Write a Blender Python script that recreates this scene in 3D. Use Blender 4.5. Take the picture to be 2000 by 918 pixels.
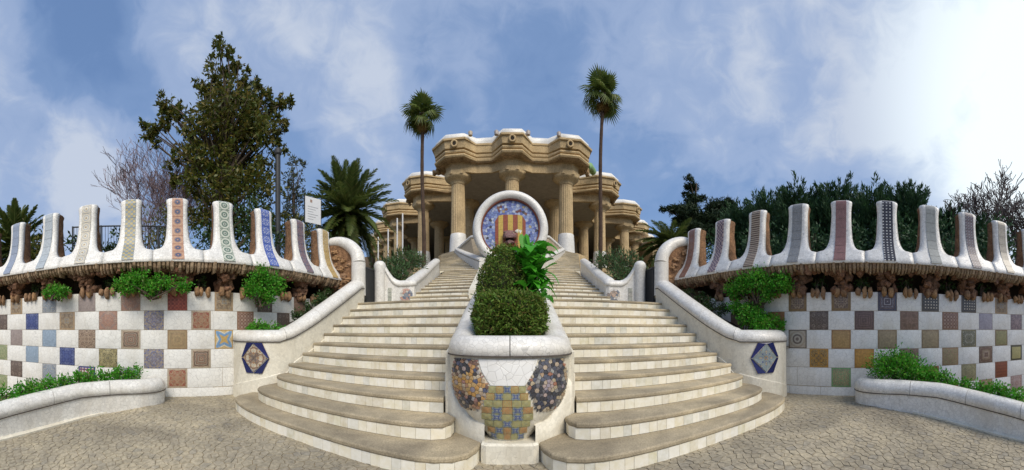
import bpy, math, random
import numpy as np
from mathutils import Vector, Matrix, Quaternion
from mathutils.geometry import tessellate_polygon

random.seed(7)
RNG = np.random.default_rng(11)
SC = bpy.context.scene
COL = SC.collection
PI = math.pi
for o in list(bpy.data.objects):
    bpy.data.objects.remove(o)

# ------------------------------------------------------------------ camera
EYE = 1.25
FPX = 2000 / PI                       # the photograph is a 180 degree cylindrical panorama
cam = bpy.data.cameras.new('camera')
camo = bpy.data.objects.new('camera', cam)
COL.objects.link(camo)
camo.location = (0, 0, EYE)
camo.rotation_euler = (PI / 2, 0, 0)
cam.type = 'PANO'
cam.panorama_type = 'CENTRAL_CYLINDRICAL'
cam.central_cylindrical_range_u_min = -996 / FPX
cam.central_cylindrical_range_u_max = 1004 / FPX
cam.central_cylindrical_range_v_min = -(918 - 643) / FPX
cam.central_cylindrical_range_v_max = 643 / FPX
cam.central_cylindrical_radius = 1.0
cam.clip_start = 0.05
cam.clip_end = 3000
SC.camera = camo
SC.render.engine = 'CYCLES'
SC.cycles.max_bounces = 6
SC.cycles.transparent_max_bounces = 6
SC.view_settings.view_transform = 'Standard'
SC.view_settings.look = 'None'
SC.view_settings.gamma = 1.0
SC.view_settings.use_curve_mapping = False
SC.view_settings.exposure = 0.12

# ------------------------------------------------------------------ sun and sky
SUN_AZ, SUN_EL = 150.0, 46.0          # clockwise from straight ahead
sd = bpy.data.lights.new('sun', 'SUN')
so = bpy.data.objects.new('sun', sd)
COL.objects.link(so)
sd.energy = 2.75
sd.angle = math.radians(32)
sd.color = (1.0, 0.91, 0.77)
sdir = Vector((math.sin(math.radians(SUN_AZ)) * math.cos(math.radians(SUN_EL)),
               math.cos(math.radians(SUN_AZ)) * math.cos(math.radians(SUN_EL)),
               math.sin(math.radians(SUN_EL))))
so.rotation_euler = sdir.to_track_quat('Z', 'Y').to_euler()
so.location = (20, -20, 30)

world = bpy.data.worlds.new('World')
SC.world = world
world.use_nodes = True
wt = world.node_tree
wt.nodes.clear()


def wn(t, **kw):
    n = wt.nodes.new(t)
    for k, v in kw.items():
        setattr(n, k, v)
    return n


def wmath(op, a, b=None, c=None, clamp=False):
    n = wn('ShaderNodeMath', operation=op, use_clamp=clamp)
    for i, v in enumerate((a, b, c)):
        if v is None:
            continue
        if isinstance(v, (int, float)):
            n.inputs[i].default_value = v
        else:
            wt.links.new(v, n.inputs[i])
    return n.outputs[0]


sky = wn('ShaderNodeTexSky', sky_type='NISHITA')
sky.sun_disc = False
sky.sun_elevation = math.radians(SUN_EL)
sky.sun_rotation = math.radians(SUN_AZ)
sky.air_density = 1.0
sky.dust_density = 0.6
sky.ozone_density = 2.0
tc = wn('ShaderNodeTexCoord')
mp = wn('ShaderNodeMapping')
mp.inputs['Scale'].default_value = (1.0, 1.0, 1.5)
wt.links.new(tc.outputs['Generated'], mp.inputs['Vector'])
n1 = wn('ShaderNodeTexNoise')
n1.inputs['Scale'].default_value = 2.6
n1.inputs['Detail'].default_value = 9
n1.inputs['Roughness'].default_value = 0.52
n1.inputs['Distortion'].default_value = 0.5
wt.links.new(mp.outputs[0], n1.inputs['Vector'])
n2 = wn('ShaderNodeTexNoise')
n2.inputs['Scale'].default_value = 11.0
n2.inputs['Detail'].default_value = 7
n2.inputs['Roughness'].default_value = 0.58
n2.inputs['Distortion'].default_value = 0.8
wt.links.new(mp.outputs[0], n2.inputs['Vector'])
# cloud banks: azimuth, elevation, half width, weight (degrees)
BANKS = [(-84, 27, 13, .62), (-72, 27, 9, .5), (-80, 20, 14, .35), (-52, 43, 10, .60), (-59, 45, 7, .5), (-56, 36, 5, .35), (-64, 31, 6, .2), (-32, 38, 11, .60), (-25, 32, 8, .45), (-12, 44, 13, .34),
         (-90, 42, 5, .5), (-22, 22, 8, .5), (-40, 44, 8, .2), (30, 40, 14, .38), (48, 36, 16, .50), (58, 43, 15, .46), (84, 33, 14, .75),
         (94, 22, 14, .8), (98, 45, 30, .6), (62, 24, 12, .42), (42, 26, 10, .32), (-70, 15, 10, .25), (18, 40, 10, .12),
         (-130, 30, 30, .4), (150, 40, 40, .4), (180, 25, 30, .35), (-165, 55, 30, .4), (120, 30, 25, .6)]
CLEAR = [(-67, 40, 11, .36), (-76, 43, 8, .2), (4, 29, 14, .16), (-33, 24, 7, .3), (-45, 28, 7, .25), (-3, 20, 14, .12), (20, 24, 12, .1), (-44, 38, 5, .2)]
acc = None
for az, el, wd, wgt in BANKS + [(a, b, c, -d) for a, b, c, d in CLEAR]:
    a, e = math.radians(az), math.radians(el)
    dn = wn('ShaderNodeVectorMath', operation='DOT_PRODUCT')
    wt.links.new(tc.outputs['Generated'], dn.inputs[0])
    dn.inputs[1].default_value = (math.sin(a) * math.cos(e), math.cos(a) * math.cos(e), math.sin(e))
    mr = wn('ShaderNodeMapRange', interpolation_type='SMOOTHSTEP')
    wt.links.new(dn.outputs['Value'], mr.inputs['Value'])
    mr.inputs['From Min'].default_value = math.cos(math.radians(wd * 1.35))
    mr.inputs['From Max'].default_value = math.cos(math.radians(wd * 0.15))
    mr.inputs['To Min'].default_value = 0
    mr.inputs['To Max'].default_value = wgt
    acc = mr.outputs[0] if acc is None else wmath('ADD', acc, mr.outputs[0])
v = wmath('MULTIPLY_ADD', n1.outputs['Fac'], 1.9, -0.78)
v = wmath('MULTIPLY_ADD', n2.outputs['Fac'], 0.95, v)
v = wmath('SUBTRACT', v, 0.50)
v = wmath('ADD', v, wmath('MULTIPLY', acc, 0.78))
cr = wn('ShaderNodeValToRGB')
cr.color_ramp.interpolation = 'EASE'
cre = cr.color_ramp.elements
SKYC = ((0.0, (.15, .262, .51)), (.30, (.205, .32, .56)), (.62, (.33, .43, .64)), (1.0, (.51, .575, .70)))
for i, (q, c) in enumerate(SKYC):
    if i > 1:
        cre.new(q)
for i, (q, c) in enumerate(SKYC):
    cre[i].position = q
    cre[i].color = (*c, 1)
fr_ = wmath('MULTIPLY_ADD', v, .66, .22, clamp=True)
wt.links.new(fr_, cr.inputs[0])
cov = wmath('MULTIPLY_ADD', fr_, .45, .55)
# clouds are whiter towards the veiled sun
dn = wn('ShaderNodeVectorMath', operation='DOT_PRODUCT')
wt.links.new(tc.outputs['Generated'], dn.inputs[0])
dn.inputs[1].default_value = (math.sin(math.radians(100)) * .85, math.cos(math.radians(100)) * .85, .52)
mr = wn('ShaderNodeMapRange', interpolation_type='SMOOTHSTEP')
wt.links.new(dn.outputs['Value'], mr.inputs['Value'])
mr.inputs['From Min'].default_value = 0.80
mr.inputs['From Max'].default_value = 1.0
mix = wn('ShaderNodeMix', data_type='RGBA')
wt.links.new(wmath('MULTIPLY', mr.outputs[0], wmath('MULTIPLY_ADD', fr_, .9, .25), clamp=True), mix.inputs['Factor'])
wt.links.new(cr.outputs[0], mix.inputs['A'])
mix.inputs['B'].default_value = (.90, 1.0, 1.06, 1)
bg1 = wn('ShaderNodeBackground')
wt.links.new(sky.outputs[0], bg1.inputs['Color'])
bg1.inputs['Strength'].default_value = 0.15
bg2 = wn('ShaderNodeBackground')
wt.links.new(mix.outputs['Result'], bg2.inputs['Color'])
bg2.inputs['Strength'].default_value = 1.0
ms = wn('ShaderNodeMixShader')
wt.links.new(cov, ms.inputs[0])
wt.links.new(bg1.outputs[0], ms.inputs[1])
wt.links.new(bg2.outputs[0], ms.inputs[2])
wo = wn('ShaderNodeOutputWorld')
wt.links.new(ms.outputs[0], wo.inputs['Surface'])

# ------------------------------------------------------------------ object helpers
LOC = {}


def props(o, label=None, cat=None, group=None, kind=None):
    for k, val in (('label', label), ('category', cat), ('group', group), ('kind', kind)):
        if val:
            o[k] = val
    return o


def thing(name, label, cat, loc=(0, 0, 0), group=None, kind=None, rot=None):
    o = bpy.data.objects.new(name, None)
    o.empty_display_size = 0.1
    COL.objects.link(o)
    o.location = loc
    if rot:
        o.rotation_euler = rot
    LOC[o.name] = Vector(loc)
    return props(o, label, cat, group, kind or 'thing')


def make_mesh(name, verts, faces, mat=None, smooth=False, uv=None, fmat=None):
    me = bpy.data.meshes.new(name)
    me.from_pydata([tuple(v) for v in verts], [], [tuple(f) for f in faces])
    if mat is not None:
        for m in (mat if isinstance(mat, (list, tuple)) else [mat]):
            me.materials.append(m)
    if fmat is not None:
        me.polygons.foreach_set('material_index', fmat)
    if smooth:
        me.polygons.foreach_set('use_smooth', [True] * len(me.polygons))
    if uv is not None:
        lay = me.uv_layers.new(name='UVMap')
        idx = np.empty(len(me.loops), np.int32)
        me.loops.foreach_get('vertex_index', idx)
        lay.data.foreach_set('uv', np.asarray(uv, np.float32)[idx].ravel())
    me.update()
    return me


def link(name, me, parent=None, world=True):
    o = bpy.data.objects.new(name, me)
    COL.objects.link(o)
    if parent is not None:
        o.parent = parent
        if world and parent.name in LOC:
            o.matrix_parent_inverse = Matrix.Translation(-LOC[parent.name])
    return o


def obj(name, verts, faces, mat=None, parent=None, smooth=False, uv=None, world=True, fmat=None, kind=None):
    o = link(name, make_mesh(name, verts, faces, mat, smooth, uv, fmat), parent, world)
    if kind:
        o['kind'] = kind
    return o


class Geo:
    def __init__(self):
        self.v, self.f, self.m = [], [], []

    def add(self, vs, fs, m=0):
        b = len(self.v)
        self.v += [tuple(p) for p in vs]
        self.f += [tuple(i + b for i in f) for f in fs]
        self.m += [m] * len(fs)
        return self

    def box(self, lo, hi, m=0):
        x0, y0, z0 = lo
        x1, y1, z1 = hi
        return self.add([(x0, y0, z0), (x1, y0, z0), (x1, y1, z0), (x0, y1, z0), (x0, y0, z1), (x1, y0, z1), (x1, y1, z1), (x0, y1, z1)],
                        [(3, 2, 1, 0), (4, 5, 6, 7), (0, 1, 5, 4), (1, 2, 6, 5), (2, 3, 7, 6), (3, 0, 4, 7)], m)

    def loft(self, rings, closed=True, cap=True, m=0):
        n = len(rings[0])
        vs = [p for r in rings for p in r]
        fs = []
        for i in range(len(rings) - 1):
            for j in range(n if closed else n - 1):
                k = (j + 1) % n
                fs.append((i * n + j, i * n + k, (i + 1) * n + k, (i + 1) * n + j))
        if cap and closed:                 # end caps get their own corners, so that smooth shading stops at the rim
            b = len(vs)
            vs += list(rings[0]) + list(rings[-1])
            fs.append(tuple(b + j for j in range(n - 1, -1, -1)))
            fs.append(tuple(b + n + j for j in range(n)))
        return self.add(vs, fs, m)

    def tube(self, pts, rad, n=8, cap=True, m=0):
        pts = [Vector(p) for p in pts]
        if isinstance(rad, (int, float)):
            rad = [rad] * len(pts)
        rings, u = [], None
        for i, p in enumerate(pts):
            t = (pts[min(i + 1, len(pts) - 1)] - pts[max(i - 1, 0)]).normalized()
            if u is None:
                u = t.orthogonal().normalized()
            u = (u - t * u.dot(t))
            u = u.normalized() if u.length > 1e-6 else t.orthogonal().normalized()
            w = t.cross(u)
            rings.append([p + (u * math.cos(2 * PI * k / n) + w * math.sin(2 * PI * k / n)) * rad[i] for k in range(n)])
        return self.loft(rings, True, cap, m)

    def lathe(self, prof, c=(0, 0, 0), n=24, m=0, cap=True):
        rings = [[(c[0] + r * math.cos(2 * PI * k / n), c[1] + r * math.sin(2 * PI * k / n), c[2] + z) for k in range(n)] for r, z in prof]
        return self.loft(rings, True, cap, m)

    def build(self, name, mat, parent=None, smooth=False, world=True, kind=None):
        multi = isinstance(mat, (list, tuple))
        return obj(name, self.v, self.f, mat, parent, smooth, None, world, self.m if multi else None, kind)


def catmull(P, step=0.05):
    P = [np.array(p, float) for p in P]
    out = []
    for i in range(len(P) - 1):
        p0 = P[i - 1] if i > 0 else 2 * P[0] - P[1]
        p1, p2 = P[i], P[i + 1]
        p3 = P[i + 2] if i + 2 < len(P) else 2 * P[-1] - P[-2]
        n = max(2, int(np.linalg.norm(p2 - p1) / step))
        for k in range(n):
            t = k / n
            out.append(0.5 * ((2 * p1) + (-p0 + p2) * t + (2 * p0 - 5 * p1 + 4 * p2 - p3) * t * t + (-p0 + 3 * p1 - 3 * p2 + p3) * t ** 3))
    out.append(P[-1])
    return np.array(out)


class Curve2:
    """a plan curve by arc length"""

    def __init__(self, pts):
        self.p = np.array(pts, float)
        d = np.linalg.norm(np.diff(self.p, axis=0), axis=1)
        self.s = np.concatenate([[0], np.cumsum(d)])
        self.L = self.s[-1]

    def at(self, s):
        return np.array([np.interp(s, self.s, self.p[:, i]) for i in range(self.p.shape[1])])

    def tan(self, s, e=0.06):
        a, b = self.at(max(0, s - e))[:2], self.at(min(self.L, s + e))[:2]
        t = b - a
        return t / max(1e-9, np.linalg.norm(t))

    def near(self, q):
        d = np.linalg.norm(self.p[:, :2] - np.array(q), axis=1)
        return self.s[int(np.argmin(d))]


# ------------------------------------------------------------------ materials
MATS = {}


def new_mat(name):
    m = bpy.data.materials.new(name)
    m.use_nodes = True
    nt = m.node_tree
    b = nt.nodes['Principled BSDF']
    MATS[name] = m
    return m, nt, b


def nd(nt, t, **kw):
    n = nt.nodes.new(t)
    for k, val in kw.items():
        setattr(n, k, val)
    return n


def mth(nt, op, a, b=None, c=None, clamp=False):
    n = nd(nt, 'ShaderNodeMath', operation=op, use_clamp=clamp)
    for i, val in enumerate((a, b, c)):
        if val is None:
            continue
        if isinstance(val, (int, float)):
            n.inputs[i].default_value = val
        else:
            nt.links.new(val, n.inputs[i])
    return n.outputs[0]


def ramp(nt, fac, cols, pos=None, const=False):
    r = nd(nt, 'ShaderNodeValToRGB')
    r.color_ramp.interpolation = 'CONSTANT' if const else 'LINEAR'
    n = len(cols)
    if pos is None:
        pos = [i / n if const else i / max(1, n - 1) for i in range(n)]
    el = r.color_ramp.elements
    while len(el) < n:
        el.new(0.5)
    for i in range(n):
        el[i].position = pos[i]
        el[i].color = (*cols[i][:3], 1)
    nt.links.new(fac, r.inputs[0])
    return r.outputs[0]


def noise(nt, vec, scale, detail=5, rough=.55, dist=0.0):
    n = nd(nt, 'ShaderNodeTexNoise')
    n.inputs['Scale'].default_value = scale
    n.inputs['Detail'].default_value = detail
    n.inputs['Roughness'].default_value = rough
    n.inputs['Distortion'].default_value = dist
    if vec is not None:
        nt.links.new(vec, n.inputs['Vector'])
    return n.outputs['Fac']


def mixc(nt, fac, a, b, mode='MIX'):
    m = nd(nt, 'ShaderNodeMix', data_type='RGBA', blend_type=mode)
    for nm, val in (('Factor', fac), ('A', a), ('B', b)):
        s = m.inputs[nm]
        if isinstance(val, (int, float)):
            s.default_value = val
        elif isinstance(val, tuple):
            s.default_value = (*val[:3], 1)
        else:
            nt.links.new(val, s)
    return m.outputs['Result']


def bump(nt, b, h, strength=.3, dist=.01, prev=None):
    n = nd(nt, 'ShaderNodeBump')
    n.inputs['Strength'].default_value = strength
    n.inputs['Distance'].default_value = dist
    nt.links.new(h, n.inputs['Height'])
    if prev is not None:
        nt.links.new(prev, n.inputs['Normal'])
    nt.links.new(n.outputs[0], b.inputs['Normal'])
    return n.outputs[0]


def ocoord(nt):
    return nd(nt, 'ShaderNodeTexCoord').outputs['Object']


def stretched(nt, oc, kz):
    n = nd(nt, 'ShaderNodeMapping')
    n.inputs['Scale'].default_value = (1, 1, kz)
    nt.links.new(oc, n.inputs['Vector'])
    return n.outputs[0]


def piece_random(nt):
    """a number per object and per loose piece"""
    a = nd(nt, 'ShaderNodeObjectInfo').outputs['Random']
    b = nd(nt, 'ShaderNodeNewGeometry').outputs['Random Per Island']
    return mth(nt, 'FRACT', mth(nt, 'ADD', a, b))


def m_plain(name, c, rough=.7, var=.18, scale=3.0, bscale=60, bstr=.2, bdist=.004, c2=None, spec=.4, fine=.08, streak=0.0, patch=0.0):
    m, nt, b = new_mat(name)
    oc = ocoord(nt)
    f = noise(nt, oc, scale, 7, .62, .3)
    dark = tuple(x * (1 - var) for x in c) if c2 is None else c2
    lite = tuple(min(1, x * (1 + var)) for x in c)
    col = ramp(nt, f, [dark, c, lite], [.28, .5, .72])
    g = noise(nt, oc, bscale, 4, .6)
    col = mixc(nt, fine * 2, col, ramp(nt, g, [(0.0, 0.0, 0.0), (1, 1, 1)], [.3, .7]), 'OVERLAY')
    if streak:                          # rain streaks
        w = noise(nt, stretched(nt, oc, .22), 2.6, 7, .65, .2)
        k = nd(nt, 'ShaderNodeMapRange')
        k.inputs['From Min'].default_value = .50
        k.inputs['From Max'].default_value = .74
        k.inputs['To Max'].default_value = streak
        nt.links.new(w, k.inputs['Value'])
        col = mixc(nt, k.outputs[0], col, tuple(x * .42 for x in c))
    if patch:                           # broad worn and dusty patches
        w = noise(nt, oc, .75, 6, .6, .8)
        col = mixc(nt, patch, col, ramp(nt, w, [(.12, .12, .13), (.5, .5, .5), (.92, .90, .84)], [.32, .5, .66]), 'OVERLAY')
    nt.links.new(col, b.inputs['Base Color'])
    b.inputs['Roughness'].default_value = rough
    b.inputs['Specular IOR Level'].default_value = spec
    bump(nt, b, g, bstr, bdist)
    return m


def m_trencadis(name, c, scale=22, rough=.35, var=.10, stain=(.55, .50, .42), stain_amt=.35, joint=.5):
    """broken white tile: small irregular glazed bits with fine joints"""
    m, nt, b = new_mat(name)
    oc = ocoord(nt)
    vo = nd(nt, 'ShaderNodeTexVoronoi', feature='DISTANCE_TO_EDGE')
    vo.inputs['Scale'].default_value = scale
    vc = nd(nt, 'ShaderNodeTexVoronoi', feature='F1')
    vc.inputs['Scale'].default_value = scale
    for n in (vo, vc):
        nt.links.new(oc, n.inputs['Vector'])
    sep = nd(nt, 'ShaderNodeSeparateColor')
    nt.links.new(vc.outputs['Color'], sep.inputs[0])
    col = ramp(nt, sep.outputs[0], [tuple(x * (1 - var) for x in c), c, tuple(min(.9, x * (1 + var * .6)) for x in c), tuple(x * (1 - var * .5) for x in c)])
    edge = nd(nt, 'ShaderNodeMapRange')
    edge.inputs['From Min'].default_value = 0.0
    edge.inputs['From Max'].default_value = 0.045
    nt.links.new(vo.outputs['Distance'], edge.inputs['Value'])
    jc = tuple(x * joint for x in c)
    col = mixc(nt, edge.outputs[0], jc, col)
    st = noise(nt, stretched(nt, oc, .4), 2.6, 8, .68, .5)
    sm = nd(nt, 'ShaderNodeMapRange')
    sm.inputs['From Min'].default_value = .47
    sm.inputs['From Max'].default_value = .76
    sm.inputs['To Max'].default_value = stain_amt
    nt.links.new(st, sm.inputs['Value'])
    col = mixc(nt, sm.outputs[0], col, stain)
    nt.links.new(col, b.inputs['Base Color'])
    b.inputs['Roughness'].default_value = rough
    h = mth(nt, 'ADD', edge.outputs[0], mth(nt, 'MULTIPLY', sep.outputs[1], .6))
    bump(nt, b, h, .35, .006)
    return m


def m_pieces(name, cols, rough=.4, const=True, nscale=30, namt=.12, bstr=.15, patch=0.0):
    """one colour per piece out of a palette"""
    m, nt, b = new_mat(name)
    r = piece_random(nt)
    col = ramp(nt, r, cols, None, const)
    oc = ocoord(nt)
    f = noise(nt, oc, nscale, 5, .6)
    col = mixc(nt, namt * 2, col, ramp(nt, f, [(0, 0, 0), (1, 1, 1)], [.25, .75]), 'OVERLAY')
    if patch:
        w = noise(nt, oc, .7, 6, .62, .9)
        col = mixc(nt, patch, col, ramp(nt, w, [(.10, .10, .12), (.5, .5, .5), (.92, .90, .84)], [.32, .5, .66]), 'OVERLAY')
    nt.links.new(col, b.inputs['Base Color'])
    b.inputs['Roughness'].default_value = rough
    bump(nt, b, f, bstr, .004)
    return m


def m_leaf(name, cols, rough=.5, trans=.25):
    m, nt, b = new_mat(name)
    r = nd(nt, 'ShaderNodeNewGeometry').outputs['Random Per Island']
    oi = nd(nt, 'ShaderNodeObjectInfo').outputs['Random']
    r = mth(nt, 'FRACT', mth(nt, 'ADD', r, mth(nt, 'MULTIPLY', oi, .15)))
    col = ramp(nt, r, cols)
    nt.links.new(col, b.inputs['Base Color'])
    b.inputs['Roughness'].default_value = rough
    b.inputs['Specular IOR Level'].default_value = .3
    t = nd(nt, 'ShaderNodeBsdfTranslucent')
    nt.links.new(col, t.inputs['Color'])
    mx = nd(nt, 'ShaderNodeMixShader')
    mx.inputs[0].default_value = trans
    nt.links.new(b.outputs[0], mx.inputs[1])
    nt.links.new(t.outputs[0], mx.inputs[2])
    nt.links.new(mx.outputs[0], nt.nodes['Material Output'].inputs['Surface'])
    return m


def m_tile(name, kind, cols, border=None, seed=0.0, scale=3.0, rough=.42, bw=.86, wear=.25):
    """ornamental glazed tile on UV 0..1, folded so that the ornament is symmetric"""
    cols = [tuple(x ** 1.09 for x in c) for c in cols]          # fired glazes are deeper than their biscuit
    m, nt, b = new_mat(name)
    tcn = nd(nt, 'ShaderNodeTexCoord')
    sep = nd(nt, 'ShaderNodeSeparateXYZ')
    nt.links.new(tcn.outputs['UV'], sep.inputs[0])
    x = mth(nt, 'MULTIPLY_ADD', sep.outputs[0], 2, -1)
    y = mth(nt, 'MULTIPLY_ADD', sep.outputs[1], 2, -1)
    ax, ay = mth(nt, 'ABSOLUTE', x), mth(nt, 'ABSOLUTE', y)
    mxn = mth(nt, 'MAXIMUM', ax, ay)
    mnn = mth(nt, 'MINIMUM', ax, ay)
    rr = mth(nt, 'SQRT', mth(nt, 'ADD', mth(nt, 'MULTIPLY', x, x), mth(nt, 'MULTIPLY', y, y)))
    cmb = nd(nt, 'ShaderNodeCombineXYZ')
    nt.links.new(mxn, cmb.inputs[0])
    nt.links.new(mnn, cmb.inputs[1])
    cmb.inputs[2].default_value = seed
    fold = cmb.outputs[0]
    if kind == 'floral':
        f = noise(nt, fold, scale, 1.5, .5, 1.2)
        f = mth(nt, 'FRACT', mth(nt, 'MULTIPLY', f, 2.3))
        col = ramp(nt, f, cols, None, True)
    elif kind == 'rings':
        f = mth(nt, 'MULTIPLY', rr, .78)
        col = ramp(nt, f, cols, None, True)
    elif kind == 'maze':
        f = mth(nt, 'ADD', mth(nt, 'MULTIPLY', mxn, scale), mth(nt, 'MULTIPLY', noise(nt, fold, 3, 1), .6))
        f = mth(nt, 'FRACT', f)
        col = ramp(nt, f, cols, None, True)
    elif kind == 'grid':
        fx = mth(nt, 'FRACT', mth(nt, 'MULTIPLY', sep.outputs[0], scale))
        fy = mth(nt, 'FRACT', mth(nt, 'MULTIPLY', sep.outputs[1], scale))
        f = mth(nt, 'MULTIPLY', mth(nt, 'ADD', mth(nt, 'GREATER_THAN', fx, .42), mth(nt, 'GREATER_THAN', fy, .42)), .49)
        col = ramp(nt, f, (cols * 3)[:3], None, True)
    elif kind == 'check':
        ch = nd(nt, 'ShaderNodeTexChecker')
        nt.links.new(tcn.outputs['UV'], ch.inputs['Vector'])
        ch.inputs['Scale'].default_value = scale
        ch.inputs['Color1'].default_value = (*cols[0], 1)
        ch.inputs['Color2'].default_value = (*cols[1], 1)
        col = ch.outputs['Color']
    elif kind == 'lattice':
        a = mth(nt, 'FRACT', mth(nt, 'MULTIPLY', mth(nt, 'ADD', x, y), scale * .5))
        c = mth(nt, 'FRACT', mth(nt, 'MULTIPLY', mth(nt, 'SUBTRACT', x, y), scale * .5))
        f = mth(nt, 'MULTIPLY', mth(nt, 'ADD', mth(nt, 'GREATER_THAN', a, .3), mth(nt, 'GREATER_THAN', c, .3)), .49)
        col = ramp(nt, f, (cols * 3)[:3], None, True)
    elif kind == 'bars':
        f = mth(nt, 'FRACT', mth(nt, 'MULTIPLY', sep.outputs[1], scale))
        col = ramp(nt, f, cols, None, True)
    elif kind == 'star':
        f = mth(nt, 'ADD', mth(nt, 'MULTIPLY', mth(nt, 'ADD', mxn, mth(nt, 'MULTIPLY', mnn, -.62)), .9), mth(nt, 'MULTIPLY', rr, .12))
        col = ramp(nt, f, cols, None, True)
    else:                                  # plain, clouded glaze
        f = noise(nt, fold, 2.2, 4, .6)
        col = ramp(nt, f, cols)
    if border is not None:
        col = mixc(nt, mth(nt, 'GREATER_THAN', mxn, bw), col, border)
    oc = tcn.outputs['Object']
    w = noise(nt, oc, 26, 6, .65)
    col = mixc(nt, wear, col, ramp(nt, w, [(0.05, 0.05, 0.05), (.95, .93, .88)], [.3, .72]), 'OVERLAY')
    nt.links.new(col, b.inputs['Base Color'])
    b.inputs['Roughness'].default_value = rough
    bump(nt, b, w, .12, .003)
    return m


WHITE = m_trencadis('white_trencadis', (.79, .78, .75), 21, joint=.58, var=.13)
WHITE_CAP = m_trencadis('white_cap_trencadis', (.77, .755, .715), 20, stain_amt=.6, joint=.66, var=.12)
CREAM = m_trencadis('cream_trencadis', (.75, .71, .60), 24, rough=.5, stain=(.42, .36, .25), stain_amt=.55, joint=.84)
PANEL = m_trencadis('white_panel_glaze', (.79, .785, .76), 13, rough=.3, var=.05, stain=(.54, .50, .42), stain_amt=.6, joint=.74)
MORTAR = m_plain('mortar', (.52, .42, .28), .9, .2, 5, 70, .3)
DARKJOINT = m_plain('dark_joint', (.09, .075, .065), .9, .2)
TREAD = m_plain('tread_stone', (.345, .29, .20), .85, .26, 2.0, 70, .5, .005, fine=.14, patch=.5)
RISER = m_pieces('riser_tile', [(.80, .745, .60), (.82, .785, .68), (.76, .70, .55), (.81, .775, .66), (.68, .63, .51), (.79, .75, .62), (.83, .80, .71), (.64, .63, .56), (.72, .68, .53)], .35, False, 14, .16)
RISERBACK = m_plain('riser_bed', (.52, .46, .34), .85, .2)
COBBLE = m_pieces('paving_stone', [(.325, .28, .20), (.35, .305, .22), (.30, .262, .195), (.335, .292, .215), (.315, .272, .195), (.28, .252, .20)], .9, False, 24, .2, .5, .38)
EARTH = m_plain('earth', (.29, .235, .16), .95, .25, 4, 60, .4)
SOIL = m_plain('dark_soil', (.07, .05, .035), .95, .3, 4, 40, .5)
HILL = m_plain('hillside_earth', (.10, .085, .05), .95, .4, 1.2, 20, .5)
ROCK = m_pieces('red_rock', [(.15, .075, .042), (.20, .10, .055), (.11, .06, .036), (.23, .12, .068), (.16, .09, .058)], .92, False, 22, .35, .9)
FINGER = m_pieces('ochre_rock', [(.30, .175, .085), (.34, .20, .10), (.24, .14, .075), (.28, .17, .10)], .9, False, 26, .3, .8)
LIPSTONE = m_pieces('lip_stone', [(.26, .18, .11), (.32, .23, .145), (.21, .15, .09), (.35, .26, .17), (.24, .16, .10)], .92, False, 30, .35, .8)
CORE = m_plain('rubble_core', (.25, .14, .075), .95, .45, 9, 34, 1.0, .03, fine=.22)
SAND = m_plain('sandstone', (.53, .395, .22), .88, .24, .9, 14, .7, .03, fine=.16, streak=.36)
SANDROUGH = m_plain('rough_sandstone', (.40, .275, .155), .95, .4, 2.5, 9, 1.0, .08, fine=.2)
METAL = m_plain('dark_metal', (.035, .037, .04), .5, .2, 6, 60, .1)
BARK = m_plain('bark', (.10, .075, .055), .95, .35, 8, 30, .8, .02)
PALMBARK = m_plain('palm_bark', (.075, .048, .034), .95, .35, 6, 22, .9, .03)
TWIG = m_plain('grey_twig', (.12, .095, .09), .9, .3, 5, 30, .3)
LEAFBIG = m_leaf('magnolia_leaf', [(.055, .085, .016), (.095, .125, .02), (.16, .15, .028), (.065, .10, .024), (.20, .155, .035), (.08, .10, .022)], .4, .35)
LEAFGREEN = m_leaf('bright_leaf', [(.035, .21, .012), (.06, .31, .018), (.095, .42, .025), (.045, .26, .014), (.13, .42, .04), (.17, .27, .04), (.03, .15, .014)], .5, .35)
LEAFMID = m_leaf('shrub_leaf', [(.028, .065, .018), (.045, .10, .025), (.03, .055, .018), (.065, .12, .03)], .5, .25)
LEAFOLIVE = m_leaf('olive_leaf', [(.07, .085, .05), (.10, .12, .07), (.05, .07, .04), (.12, .13, .09)], .55, .25)
LEAFDARK = m_leaf('cypress_leaf', [(.026, .062, .028), (.04, .095, .04), (.055, .125, .048), (.03, .075, .034)], .6, .25)
LEAFPINE = m_leaf('pine_leaf', [(.014, .032, .014), (.022, .046, .018), (.035, .058, .02)], .6, .15)
LEAFHEDGE = m_leaf('hedge_leaf', [(.08, .155, .018), (.11, .205, .024), (.055, .11, .018), (.15, .16, .03), (.085, .19, .022), (.16, .25, .035), (.17, .12, .04)], .6, .2)
LEAFPALM = m_leaf('palm_leaf', [(.07, .115, .026), (.11, .16, .034), (.13, .17, .042), (.18, .19, .055)], .5, .32)
LEAFDEAD = m_leaf('dead_palm_leaf', [(.24, .15, .045), (.32, .20, .05), (.18, .115, .05)], .7, .2)
LEAFACANTHUS = m_leaf('acanthus_leaf', [(.035, .22, .014), (.055, .32, .02), (.085, .38, .03), (.045, .26, .02)], .4, .35)
OLEANDER = m_leaf('oleander_leaf', [(.05, .11, .035), (.07, .145, .045), (.10, .17, .07), (.045, .09, .03), (.17, .10, .06)], .5, .25)
PAPER = m_plain('sign_white', (.72, .73, .75), .5, .05)
INK = m_plain('sign_grey', (.36, .37, .40), .6, .1)

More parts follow.
